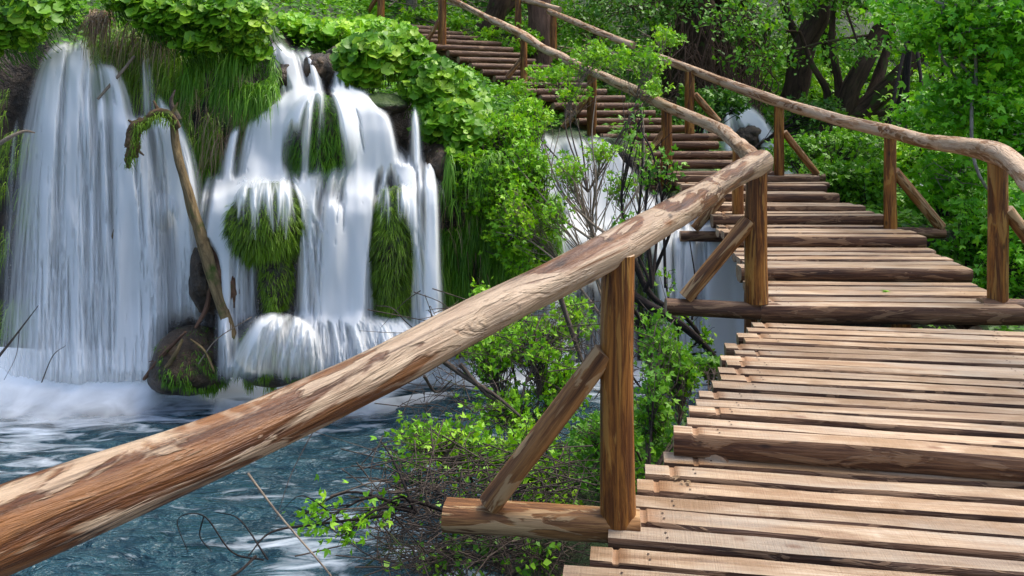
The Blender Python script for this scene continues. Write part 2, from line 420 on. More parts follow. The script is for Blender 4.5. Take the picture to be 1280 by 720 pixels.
def poolmat():
    m, nt, out = mat('pool_water')
    tc = N(nt, 'ShaderNodeTexCoord')
    mp = N(nt, 'ShaderNodeMapping'); mp.inputs['Scale'].default_value = (2.6, 7, 1); mp.inputs['Rotation'].default_value = (0, 0, .22)
    nt.links.new(tc.outputs['Object'], mp.inputs[0])
    n1 = noise(nt, mp.outputs[0], 1.0, 4, .55, .9)
    mp2 = N(nt, 'ShaderNodeMapping'); mp2.inputs['Scale'].default_value = (9, 26, 1); mp2.inputs['Rotation'].default_value = (0, 0, -.15)
    nt.links.new(tc.outputs['Object'], mp2.inputs[0])
    n2 = noise(nt, mp2.outputs[0], 1.0, 4, .6, .7)
    f = N(nt, 'ShaderNodeAttribute', attribute_name='foam')
    mp3 = N(nt, 'ShaderNodeMapping'); mp3.inputs['Scale'].default_value = (2.2, 8, 1); nt.links.new(tc.outputs['Object'], mp3.inputs[0])
    n3 = noise(nt, mp3.outputs[0], 1.0, 5, .60, .8)
    fo = mth(nt, 'ADD', mth(nt, 'MULTIPLY', mth(nt, 'SUBTRACT', n3, .50), 2.6), mth(nt, 'SUBTRACT', mth(nt, 'MULTIPLY', f.outputs['Fac'], 2.0), .48), clamp=True)
    b = N(nt, 'ShaderNodeBsdfPrincipled'); b.inputs['Roughness'].default_value = .12; b.inputs['IOR'].default_value = 1.33
    base = ramp(nt, n1, [(.3, (.007, .032, .048)), (.7, (.030, .088, .112))])
    nt.links.new(base, b.inputs['Base Color']); b.inputs['Specular IOR Level'].default_value = .8
    hh = mth(nt, 'ADD', n1, mth(nt, 'MULTIPLY', n2, .2))
    nt.links.new(bump(nt, hh, .26, 1.0), b.inputs['Normal'])
    d = N(nt, 'ShaderNodeBsdfDiffuse'); d.inputs[0].default_value = (.75, .83, .92, 1)
    mx = N(nt, 'ShaderNodeMixShader'); nt.links.new(mth(nt, 'MULTIPLY', fo, .92), mx.inputs[0]); nt.links.new(b.outputs[0], mx.inputs[1]); nt.links.new(d.outputs[0], mx.inputs[2])
    nt.links.new(mx.outputs[0], out.inputs[0]); return m
M['pool'] = poolmat()
def groundmat():
    m, nt, out = mat('forest_floor')
    tc = N(nt, 'ShaderNodeTexCoord')
    g = noise(nt, tc.outputs['Object'], 2.6, 8, .68, .5)
    g2 = noise(nt, tc.outputs['Object'], 13, 6, .65, .3)
    rock = ramp(nt, g, [(.34, (.010, .007, .005)), (.52, (.045, .028, .017)), (.70, (.12, .08, .05))])
    rock = mixc(nt, ramp(nt, g2, [(.35, (.9, .9, .9)), (.58, (0, 0, 0))]), rock, (.008, .006, .005))
    moss = mixc(nt, g2, (.012, .035, .006), (.05, .10, .015))
    ge = N(nt, 'ShaderNodeNewGeometry'); sx = N(nt, 'ShaderNodeSeparateXYZ'); nt.links.new(ge.outputs['Normal'], sx.inputs[0])
    f = ramp(nt, mth(nt, 'ADD', mth(nt, 'MULTIPLY', sx.outputs[2], .5), mth(nt, 'MULTIPLY', g, .9)), [(.66, (0, 0, 0)), (.80, (1, 1, 1))])
    c = mixc(nt, f, rock, moss)
    b = N(nt, 'ShaderNodeBsdfPrincipled'); nt.links.new(c, b.inputs['Base Color']); b.inputs['Roughness'].default_value = .6
    nt.links.new(bump(nt, mth(nt, 'ADD', g, mth(nt, 'MULTIPLY', g2, .35)), .15), b.inputs['Normal']); nt.links.new(b.outputs[0], out.inputs[0]); return m
M['ground'] = groundmat()

# ---------------------------------------------------------------- terrain
TX = np.array([-14, -6.5, -5.2, -4.6, -4.2, -3.6, -2.9, -2.35, -2.1, -1.75, -1.2, -.6, .0, .4])
TZ = np.array([4.2, 4.1, 3.55, 3.05, 3.3, 3.65, 3.75, 3.1, 3.05, 2.75, 2.65, 2.6, 2.3, 2.0])
def ground(x, y):
    x = np.asarray(x, float); y = np.asarray(y, float)
    q = np.stack([x * .9, y * .9, 0 * x], -1)
    B = 7.95 + .28 * fbm(np.stack([x * .8, 0 * x, 0 * x + 3.3], -1), 3)
    T = np.interp(x, TX, TZ)
    left = -.5 + (T + .5) * sstep(0, .42, y - B) + np.clip(y - B - .4, 0, 6) * .10
    # right side: two low terraces, then ground beside the steps
    t1 = 1.25; 
    low = -.5 + (t1 + .5) * sstep(0, .35, y - 8.05 - .12 * fbm(q * 1.7, 2))
    w2 = 1 - sstep(1.35, 1.9, x)
    low = low + w2 * (.85 * sstep(9.2, 9.7, y) + np.clip(y - 9.8, 0, 4) * .12) + (1 - w2) * np.clip(y - 8.6, 0, 5) * .16 * (1 - sstep(2.6, 4, x))
    wR = sstep(.05, .6, x)
    h = left * (1 - wR) + low * wR
    # bank on the far right, beyond the walkway
    bank = -.5 + 1.3 * sstep(2.9, 3.9, x) * sstep(2.2, 3.4, y) + np.clip(y - 5, 0, 6) * .03
    h = np.maximum(h, np.where(x > 2.7, bank, -9))
    # mud bank below the walkway
    r = np.sqrt(((x - .9) / 1.35) ** 2 + ((y - 4.5) / 1.7) ** 2)
    h = np.maximum(h, -.5 + .85 * (1 - sstep(.45, 1.0, r)))
    h = h + np.clip(y - 15, 0, 5) * .10 + np.clip(y - 20, 0, 200) * .42
    h = h + .16 * fbm(q * 1.6, 4) * sstep(-.4, .6, h)
    return h
xs = np.concatenate([np.arange(-30, -8, .8), np.arange(-8, 6, .055), np.arange(6, 40, .8)])
ys = np.concatenate([np.arange(-12, 2, 1.0), np.arange(2, 7.3, .1), np.arange(7.3, 10.2, .035), np.arange(10.2, 16, .16), np.arange(16, 60, 1.2)])
X, Y = np.meshgrid(xs, ys, indexing='ij')
Z = ground(X, Y)
Vt = np.stack([X, Y, Z], -1)
near = ((X > -8.5) & (X < 6) & (Y > 6.5) & (Y < 12))[..., None]
q = Vt * 1.4
disp = np.stack([fbm(q + 11, 4) * .10, fbm(q * 1.3 + 31, 5) * .34, fbm(q * 1.2 + 57, 4) * .10], -1)
Vt = Vt + disp * near * sstep(-.3, .3, Z)[..., None]
a_, b_ = len(xs), len(ys)
I = np.arange(a_ * b_).reshape(a_, b_)
Q = np.stack([I[:-1, :-1], I[1:, :-1], I[1:, 1:], I[:-1, 1:]], -1).reshape(-1, 4)
mb = MB(); mb.add(Vt.reshape(-1, 3), Q)
tag(mb.build('ground', M['ground'], origin=(0, 0, 0)), kind='structure')

# ---------------------------------------------------------------- pool
xs = np.arange(-16, 6.0, .05); ys = np.arange(-8, 9.0, .05)
X, Y = np.meshgrid(xs, ys, indexing='ij')
wv = fbm(np.stack([X * 1.3 + .3 * Y, Y * 3.6, 0 * X], -1), 3) * .050 + fbm(np.stack([X * 5, Y * 12, 0 * X + 4], -1), 2) * .012
edge = np.interp(X, [-16, -5.5, -4.8, -3.4, -2.9, -2.5, -1.2, -.8, 0, 2.6, 3], [.5, .8, 1.0, .9, .45, .25, .25, .15, .35, .4, 0])
base_y = np.interp(X, [-6, -3, -2.8, -1.2, -.9, 0, 2.6], [7.45, 7.45, 7.25, 7.15, 7.6, 7.7, 7.8])
foam = np.exp(-np.clip(base_y - Y, 0, 9) / edge) * (X < 2.9)
foam = foam + .14 * sstep(-3.0, -.9, X) * (1 - sstep(4.6, 6.6, Y)) + .05 + .10 * np.exp(-np.clip(base_y - Y, 0, 9) / 1.6)
foam = foam * (1 + .5 * fbm(np.stack([X * 1.5, Y * 1.5, 0 * X + 8], -1), 3))
a_, b_ = len(xs), len(ys); I = np.arange(a_ * b_).reshape(a_, b_)
Q = np.stack([I[:-1, :-1], I[1:, :-1], I[1:, 1:], I[:-1, 1:]], -1).reshape(-1, 4)
mb = MB(); mb.add(np.stack([X, Y, wv], -1).reshape(-1, 3), Q, foam=foam.ravel())
tag(mb.build('water', M['pool'], origin=(0, 0, 0)), kind='structure')

# ---------------------------------------------------------------- falling water
def foamring(parent, pts, out=.45, h=.16, seed=0, dens=1.0):
    """low bank of spray along the foot of a fall; pts world (x, y)"""
    c = catmull([(x, y, 0) for x, y in pts], 60)
    nu = 24; t = np.linspace(0, 1, nu)
    V = []; D = []
    for i, p in enumerate(c):
        e = min(1, min(i, 59 - i) / 8.0)
        for tt in t:
            yy = p[1] + .25 - tt * (out + .25)
            V.append((p[0], yy, .012 + h * (1 - tt) ** 2 * e + .012 * vnoise(np.array([p[0] * 2.5, yy * 2.5, seed]))))
            D.append(dens * e * (1 - tt) ** 1.1)
    I = np.arange(60 * nu).reshape(60, nu)
    Q = np.stack([I[:-1, :-1], I[1:, :-1], I[1:, 1:], I[:-1, 1:]], -1).reshape(-1, 4)
    mb = MB(); mb.add(V, Q, dens=np.array(D)); return mb.build('foam', M['foam'], parent)


def blur(A, k):
    if k < 1: return A
    w = np.exp(-np.linspace(-2, 2, 2 * k + 1) ** 2); w /= w.sum()
    for ax in (0, 1):
        pad = [(0, 0), (0, 0)]; pad[ax] = (k, k)
        B = np.pad(A, pad, mode='edge'); A = sum(w[i] * (B[i:i + A.shape[0], :] if ax == 0 else B[:, i:i + A.shape[1]]) for i in range(2 * k + 1))
    return A
class Flow:
    """water threads traced down the rock: each thread is thrown off a lip, falls, and is parted by the rocks"""
    def __init__(s, x0, x1, y0, y1, st=1.0):
        s.b = (x0, x1, y0, y1); s.st = st
        s.nx = int((x1 - x0) / st) + 1; s.ny = int((y1 - y0) / st) + 1
        s.A = np.zeros(s.nx * s.ny)
    def run(s, xa, ya, xb, yb, n, vx=(-.1, .1), vy=.25, g=.02, drag=.0, end=470, obs=(), jit=.02, w=1.0, vmax=2.2, clump=6, endj=6, edge_vx=0.0, sj=2.5):
        t = RNG.random(n)
        # threads gather in clumps
        if clump: 
            nc = max(3, int(n / clump / 3.2)); c = RNG.random(nc); cq = RNG.random(nc); pw = RNG.random(nc) ** 1.6 + .12
            ci = RNG.choice(nc, n, p=pw / pw.sum()); t = np.clip(c[ci] + RNG.normal(0, .022, n), 0, 1)
        x = xa + (xb - xa) * t; y = ya + (yb - ya) * t + RNG.normal(0, sj, n)
        q = np.clip(cq[ci] + RNG.normal(0, .07, n), 0, 1) if clump else RNG.random(n)
        v = vx[0] + (vx[1] - vx[0]) * (.5 * q + .5 * t) + edge_vx * (2 * t - 1)
        u = np.full(n, vy) * RNG.uniform(.7, 1.3, n)
        ey = (end(x) if callable(end) else end) + RNG.normal(0, endj, n)
        ww = w * RNG.uniform(.3, 1.6, n); alive = np.ones(n, bool)
        leak = RNG.random(n); wv = RNG.uniform(.66, 1.42, n); wh = RNG.uniform(.8, 1.12, n)
        x0, x1, y0, y1 = s.b; age = 0
        for it in range(1600):
            ix = ((x - x0) / s.st); iy = ((y - y0) / s.st)
            ok = alive & (ix >= 0) & (ix < s.nx - 1) & (iy >= 0) & (iy < s.ny - 1)
            i0 = ix[ok].astype(int); j0 = iy[ok].astype(int); fx = ix[ok] - i0; fy = iy[ok] - j0
            fade = np.minimum(1, (ey[ok] - y[ok]) / 14 + .15) * min(1, it / 16 + .1)
            sp = np.hypot(u[ok], v[ok]); dt = .9 / np.maximum(sp, .2)
            for (dx, dy, f) in ((0, 0, (1 - fx) * (1 - fy)), (1, 0, fx * (1 - fy)), (0, 1, (1 - fx) * fy), (1, 1, fx * fy)):
                s.A += np.bincount((i0 + dx) * s.ny + j0 + dy, f * ww[ok] * fade, s.nx * s.ny)
            DT = .9 / np.maximum(np.hypot(u, v), .2)
            u = np.minimum(u + g * DT, vmax); v = v * (1 - drag * DT) + RNG.normal(0, jit, n) * .3
            for (cx, cy, rx, ry, lk) in obs:
                ex = (x - cx) / (rx * wv); ez = (y - cy) / (ry * wh); r = np.hypot(ex, ez)
                inside = (r < 1.0) & (leak > lk)
                near = (r < 1.35) & (leak > lk) & (ez < .3)
                ww = np.where(inside, ww * .86, ww)
                v = np.where(near, v + np.sign(ex + .001) * (.035 * (1.35 - r)) * DT, v)
                sg = np.sign(ex + 1e-3)
                xn = cx + sg * rx * wv * np.sqrt(np.clip(1 - ez ** 2, 0, 1)) * (1.0 + .05 * leak)
                x = np.where(inside, x + (xn - x) * .035, x)
                late = (r > 1.0) & (r < 1.5) & (ez > .1)
                v = np.where(late, v * (1 - .03 * DT), v)
            x = x + v * DT; y = y + u * DT
            alive &= (y < ey)
            if not alive.any(): break
        return s
    def sheet(s, parent, depth, k=1.0, name='water_veil', domes=(), relief=.035, smooth=13):
        x0, x1, y0, y1 = s.b
        A = s.A.reshape(s.nx, s.ny)
        B1 = blur(A, 1); B2 = blur(A, 4); B3 = blur(A, 9)
        m0 = np.mean(A[A > .05 * A.mean()])
        wy = np.exp(-np.linspace(-2, 2, 25) ** 2); wy /= wy.sum(); Pd = np.pad(B1, [(0, 0), (12, 12)], mode='edge')
        BY = sum(wy[i] * Pd[:, i:i + A.shape[1]] for i in range(25))
        D = (.07 * A + .22 * B1 + .40 * BY + .42 * B2 + .42 * B3) * k / m0
        D = D ** 1.35
        al = .985 * (1 - np.exp(-D))
        PX, PY = np.meshgrid(x0 + np.arange(s.nx) * s.st, y0 + np.arange(s.ny) * s.st, indexing='ij')
        dd = blur(depth(PX, PY + 16 * fbm(np.stack([PX / 45, PY / 200, 0 * PX + 9], -1), 3)), smooth)
        dd = dd + .11 * fbm(np.stack([PX / 34, PY / 130, 0 * PX + 2], -1), 3) * sstep(0, 30, PY - s.b[2])
        for dm_ in domes:
            if len(dm_) == 6: dd = dome(PX, PY, dd, *dm_)
            else:                     # the moss parts the water: only a thin veil crosses its crown
                nz = .30 * fbm(np.stack([PX / 6, PY / 45, 0 * PX + dm_[0]], -1), 4)
                ex = (PX - dm_[0]) / dm_[2]; ez = (PY - dm_[1]) / dm_[3]; r = np.hypot(ex, ez) + nz
                al = al * (1 - dm_[6] * (1 - sstep(.60, 1.02, r)) * sstep(-1.05, -.2, ez + nz))
        dd = blur(dd, 3) - relief * (blur(np.clip(D, 0, 3), 1) + blur(np.clip(D, 0, 3), 4))
        V = np.stack([(PX - 640) / F * dd, dd, EYE - (PY - HOR) / F * dd], -1)
        I = np.arange(s.nx * s.ny).reshape(s.nx, s.ny)
        Q = np.stack([I[:-1, :-1], I[:-1, 1:], I[1:, 1:], I[1:, :-1]], -1)
        am = np.maximum.reduce([al[:-1, :-1], al[1:, :-1], al[:-1, 1:], al[1:, 1:]])
        Q = Q[am > .012].reshape(-1, 4)
        use = np.unique(Q); mp = np.full(s.nx * s.ny, -1); mp[use] = np.arange(len(use))
        mb = MB(); mb.add(V.reshape(-1, 3)[use], mp[Q], alpha=al.ravel()[use], lc=V.reshape(-1, 3)[use])
        return mb.build(name, M['silk'], parent)
def silkmat():
    m, nt, out = mat('silky_falling_water')
    d = N(nt, 'ShaderNodeAttribute', attribute_name='alpha')
    df = N(nt, 'ShaderNodeBsdfDiffuse'); df.inputs['Color'].default_value = (.92, .94, .955, 1)
    tl = N(nt, 'ShaderNodeBsdfTranslucent'); tl.inputs['Color'].default_value = (.92, .94, .955, 1)
    mx = N(nt, 'ShaderNodeMixShader'); mx.inputs[0].default_value = .42
    nt.links.new(df.outputs[0], mx.inputs[1]); nt.links.new(tl.outputs[0], mx.inputs[2])
    tr = N(nt, 'ShaderNodeBsdfTransparent')
    m2 = N(nt, 'ShaderNodeMixShader'); nt.links.new(d.outputs['Fac'], m2.inputs[0])
    nt.links.new(tr.outputs[0], m2.inputs[1]); nt.links.new(mx.outputs[0], m2.inputs[2])
    nt.links.new(m2.outputs[0], out.inputs[0]); return m
M['silk'] = silkmat()
def dome(PX, PY, d, cx, cy, rx, ry, dm, amp, off=.035):
    r2 = ((PX - cx) / rx) ** 2 + ((PY - cy) / ry) ** 2
    fr = dm - amp * np.sqrt(np.clip(1 - r2, 0, 1)) - off
    return np.where(r2 < 1, np.minimum(d, fr), d)

wf = thing('waterfall', 'tall silky waterfall pouring over the left end of the cliff into the pool', 'waterfall', P(130, 470, 7.4))
f = Flow(-60, 318, 44, 500)
f.run(72, 58, 110, 50, 640, (-.80, .50), .26, .018, .010, 484, jit=.035, clump=5, endj=6)
f.run(66, 66, 100, 60, 420, (-.40, .12), .45, .018, .006, 484, jit=.03, clump=5)
f.run(104, 76, 140, 84, 420, (-.15, .55), .20, .018, .008, 484, jit=.035, clump=6)
f.run(124, 118, 168, 150, 460, (-.15, .50), .25, .016, .008, 482, obs=[(207, 270, 12, 26, .25), (236, 430, 40, 50, 0)], jit=.04, clump=6)
f.run(165, 148, 206, 142, 760, (-.10, .72), .22, .017, .008, 480, obs=[(212, 292, 9, 30, .5), (262, 345, 13, 50, .05), (238, 434, 44, 48, 0)], jit=.04, clump=6)
f.run(172, 52, 182, 52, 60, (.02, .22), .5, .02, .004, 150, jit=.02, clump=8, w=.8)
f.run(196, 120, 206, 140, 160, (.0, .9), .3, .02, .010, 470, obs=[(262, 345, 13, 50, .05), (238, 434, 44, 48, 0)], jit=.04, clump=8, w=.8)
f.run(20, 150, 60, 120, 50, (-.25, .05), .5, .02, .006, 484, clump=5, w=.6)
f.run(60, 250, 250, 330, 150, (-.1, .1), .6, .02, .006, 484, clump=5, w=.6, obs=[(238, 434, 44, 48, 0), (262, 345, 13, 50, 0)])
def dl(PX, PY):
    d = np.interp(PY, [40, 80, 150, 240, 340, 420, 500], [7.95, 7.68, 7.52, 7.42, 7.32, 7.22, 7.12])
    d = d - .10 * np.exp(-((PX - 95) / 60) ** 2) - .08 * np.exp(-((PX - 190) / 50) ** 2) * (PY > 150)
    d = d + .05 * fbm(np.stack([PX / 60, PY / 260, 0 * PX + 2], -1), 3)
    d = np.where(PX > 230, np.minimum(d, 7.22), d)
    return d
f.sheet(wf, dl, 1.12, domes=[(205, 268, 20, 28, 7.42, .17)])
foamring(wf, [(-6.1, 7.3), (-4.8, 7.15), (-3.9, 7.08), (-3.3, 7.05), (-2.85, 7.15)], .95, .34, 1, 1.35)

cs = thing('waterfall', 'wide stepped waterfall spilling round green mossy mounds in the middle of the cliff', 'waterfall', P(390, 470, 7.1))
f = Flow(225, 575, 48, 486)
G1 = (336, 284, 46, 60, .05); G1b = (346, 352, 19, 42, .02); G3 = (492, 318, 26, 86, .02); RB = (236, 434, 44, 46, 0); RD = (262, 345, 17, 48, 0)
f.run(338, 54, 352, 58, 200, (.05, .50), .35, .012, .003, 122, jit=.03, clump=6, endj=8)
f.run(352, 62, 384, 66, 260, (.10, .42), .30, .012, .004, 122, jit=.03, clump=6, endj=8, obs=[(358, 108, 16, 22, 0)])
f.run(418, 84, 434, 84, 150, (-.30, .12), .45, .012, .004, 120, jit=.03, clump=6, endj=8, obs=[(402, 90, 14, 22, 0)])
f.run(434, 96, 440, 100, 60, (-.1, .2), .4, .012, .004, 122, clump=6)
# umbrella over the upper dome
GA = (366, 182, 11, 40, .2); GB = (412, 190, 24, 38, .35)
f.run(398, 110, 372, 116, 620, (-.12, -.86), .10, .0145, .006, lambda x: np.where((x > 296) & (x < 380), 222, 245), jit=.03, clump=6, endj=8, obs=[GA])
f.run(380, 112, 425, 110, 130, (-.40, .45), .16, .015, .006, 222, jit=.03, clump=9, endj=8, w=.8, obs=[GA, GB])
f.run(412, 110, 444, 114, 480, (.10, .74), .10, .0145, .006, 214, jit=.03, clump=6, endj=8, obs=[GB])
f.run(400, 112, 430, 112, 100, (.05, .40), .14, .015, .006, 214, jit=.03, clump=9, endj=8, obs=[GB])
f.run(440, 116, 480, 142, 300, (.05, .45), .15, .016, .006, 212, jit=.03, clump=7, endj=10)
f.run(465, 132, 498, 146, 90, (.05, .35), .2, .016, .006, 210, jit=.03, clump=8, endj=8, w=.7)
f.run(514, 138, 520, 138, 110, (-.14, .16), .3, .016, .006, 208, jit=.02, clump=6, endj=6)
f.run(372, 114, 330, 136, 420, (-.12, -.50), .15, .015, .006, lambda x: 300 + 0 * x, jit=.04, clump=6, endj=50, obs=[G1])
f.run(330, 136, 290, 165, 260, (-.05, -.35), .2, .015, .006, 420, jit=.04, clump=6, endj=30, obs=[RD, RB, G1])
# splash shelf
f.run(285, 222, 350, 214, 180, (-.35, .35), .12, .012, .01, 262, jit=.08, clump=6, endj=14, obs=[G1], sj=7)
f.run(345, 208, 470, 206, 330, (-.35, .35), .10, .012, .01, 250, jit=.09, clump=6, endj=12, w=.8, sj=7)
f.run(440, 196, 540, 196, 430, (-.30, .40), .10, .012, .01, 240, jit=.08, clump=6, endj=12, sj=7)
# second storey
f.run(262, 218, 300, 226, 460, (-.32, .06), .2, .016, .006, 474, jit=.04, clump=6, obs=[RD, RB, G1, (262, 300, 8, 10, .4)], endj=4)
f.run(296, 222, 338, 216, 420, (-.35, .05), .2, .016, .006, 420, jit=.04, clump=6, obs=[G1, G1b, RD, RB], endj=10)
f.run(335, 215, 372, 214, 160, (-.05, .35), .2, .016, .006, 408, jit=.04, clump=6, obs=[G1, G1b, G3], endj=6)
f.run(372, 222, 480, 200, 900, (-.42, -.06), .2, .016, .006, 404, jit=.035, clump=6, obs=[G1, G1b, G3], endj=6)
f.run(385, 262, 466, 240, 240, (-.20, .04), .2, .016, .006, 404, jit=.035, clump=6, obs=[G1, G1b, G3], endj=6)
f.run(506, 202, 545, 204, 430, (.0, .10), .2, .02, .01, 412, jit=.03, clump=6, obs=[G3], endj=6)
f.run(470, 206, 510, 206, 200, (-.20, .20), .2, .016, .006, 300, jit=.03, clump=6, obs=[G3], endj=60, w=.7)
f.run(302, 305, 328, 322, 260, (-.22, .10), .2, .016, .006, 400, jit=.04, clump=6, obs=[G1b, (G1[0], G1[1], 40, 50, 0)], endj=6)
f.run(312, 226, 362, 226, 20, (-.22, .22), .12, .01, .004, 262, jit=.05, clump=9, endj=22, w=.8)
f.run(470, 226, 512, 228, 60, (-.10, .10), .12, .01, .004, 250, jit=.05, clump=9, endj=22, w=.7)
f.run(385, 118, 430, 116, 90, (-.15, .2), .15, .012, .004, 160, jit=.03, clump=9, endj=28, w=.9)
# foot
f.run(345, 394, 400, 390, 300, (-.85, .25), .10, .013, .004, 474, jit=.04, clump=1.6, endj=4)
f.run(325, 398, 360, 394, 190, (-.55, .25), .14, .013, .004, 474, jit=.04, clump=1.6, endj=4)
f.run(380, 392, 500, 398, 900, (-.25, .65), .10, .012, .004, 474, jit=.05, clump=0, endj=8)
f.run(480, 402, 550, 406, 200, (-.3, .4), .10, .012, .004, 440, jit=.05, clump=0, endj=12)
def dc(PX, PY):
    d = np.interp(PY, [50, 75, 100, 118, 130, 155, 205, 232, 262, 330, 392, 404, 430, 480], [8.4, 8.2, 7.98, 7.72, 7.58, 7.48, 7.40, 7.24, 7.12, 7.04, 6.98, 6.86, 6.70, 6.58])
    d = d + .25 * np.clip(np.abs(PX - 400) / 130, 0, 1.3) ** 2 * (PY < 235) * sstep(100, 140, PY) * .8
    d = d + .03 * fbm(np.stack([PX / 30, PY / 120, 0 * PX + 2], -1), 3)
    d = np.where(PX < 300, np.minimum(d, 7.10 + 0 * d), d) if False else d
    return d
f.sheet(cs, dc, 1.4, domes=[(402, 178, 50, 64, 7.62, .34), (367, 190, 17, 46, 7.4, .05, .80), (413, 200, 34, 52, 7.36, .05, .50), (336, 278, 54, 58, 7.05, .40, .93), (345, 438, 54, 48, 6.78, .31), (346, 352, 24, 46, 6.98, .20, .93), (492, 318, 31, 92, 7.12, .28, .93)])
f = Flow(280, 400, 205, 300)
f.run(300, 226, 374, 224, 200, (-.30, .30), .10, .01, .004, 250, jit=.03, clump=2, endj=24, sj=4)
f.sheet(cs, lambda PX, PY: 7.08 + 0 * PX, .6, domes=[(336, 278, 54, 58, 7.05, .42)], relief=.01)
f = Flow(455, 530, 210, 300)
f.run(474, 232, 512, 232, 80, (-.12, .12), .12, .01, .004, 256, jit=.03, clump=2, endj=18, sj=4)
f.sheet(cs, lambda PX, PY: 7.12 + 0 * PX, .6, domes=[(492, 318, 31, 92, 7.12, .30)], relief=.01)
foamring(cs, [(-2.7, 6.8), (-2.3, 6.6), (-1.7, 6.5), (-1.1, 6.65), (-.3, 7.0)], .22, .05, 2, .75)

lf = thing('waterfall', 'broad white waterfall running under the boardwalk behind the dark bare branches', 'waterfall', P(850, 470, 8.0))
f = Flow(540, 960, 160, 492)
O = [(806, 335, 15, 44, .05), (735, 400, 26, 60, .15), (765, 300, 16, 24, .2), (594, 350, 30, 90, 0), (640, 400, 12, 60, .1), (822, 410, 6, 60, .3)]
f.run(655, 168, 770, 178, 700, (.05, .30), .25, .004, .0, 276, jit=.05, clump=5, endj=10, vmax=.8)
f.run(700, 220, 850, 250, 600, (.05, .35), .25, .004, .0, 292, jit=.05, clump=5, endj=8, vmax=.8)
f.run(850, 270, 930, 278, 260, (-.1, .1), .25, .01, .0, 300, jit=.05, clump=5, endj=6)
f.run(690, 275, 940, 284, 1500, (-.08, .08), .2, .018, .01, 482, jit=.03, clump=6, obs=O, endj=5)
f.run(820, 290, 940, 290, 400, (-.08, .08), .2, .018, .01, 482, jit=.03, clump=6, obs=O, endj=5)
f.run(610, 250, 700, 262, 240, (-.2, .10), .2, .018, .01, 482, jit=.04, clump=7, obs=O, endj=5, w=.8)
f.run(565, 290, 640, 300, 100, (-.1, .10), .2, .018, .01, 482, jit=.04, clump=7, obs=O, endj=5, w=.8)
f.run(585, 440, 625, 440, 160, (-.05, .05), .3, .018, .01, 484, jit=.02, clump=7, endj=4)
def dr_(PX, PY):
    d = np.interp(PY, [160, 190, 230, 272, 285, 300, 380, 490], [9.95, 9.65, 9.15, 8.65, 8.3, 8.1, 7.95, 7.78])
    d = d + .05 * fbm(np.stack([PX / 60, PY / 260, 0 * PX + 5], -1), 3)
    return d
f.sheet(lf, dr_, 1.6, domes=[(808, 335, 18, 45, 8.02, .23)])
foamring(lf, [(-.9, 7.5), (0, 7.5), (1, 7.6), (1.8, 7.6), (2.6, 7.7)], .45, .06, 3, .8)
rf = thing('waterfall', 'small distant waterfall between the green bank and the right handrail', 'waterfall', P(930, 200, 13))
f = Flow(850, 1010, 125, 240)
f.run(905, 134, 930, 136, 420, (.05, .85), .25, .012, .004, 235, jit=.03, clump=6, obs=[(933, 176, 12, 22, .1)], endj=6)
f.run(905, 140, 912, 140, 120, (-.1, .1), .25, .012, .004, 200, jit=.03, clump=6, endj=6)
f.run(864, 138, 896, 140, 60, (.05, .35), .2, .01, .004, 190, jit=.03, clump=6, endj=6)
f.sheet(rf, lambda PX, PY: np.interp(PY, [125, 150, 185, 240], [13.5, 13.2, 12.9, 12.7]) + 0 * PX, .9)
rs = thing('waterfall', 'white rapids running between the shrubs beyond the right handrail', 'waterfall', P(1190, 300, 11))
f = Flow(1100, 1300, 215, 410)
f.run(1120, 228, 1205, 228, 600, (.05, .30), .25, .004, .0, 400, jit=.09, clump=5, vmax=.7)
f.run(1150, 250, 1230, 265, 400, (.0, .30), .25, .004, .0, 400, jit=.09, clump=5, vmax=.7)
f.sheet(rs, lambda PX, PY: np.interp(PY, [215, 245, 275, 330, 410], [12.3, 11.6, 11.0, 10.5, 10.2]) + 0 * PX, 1.1)

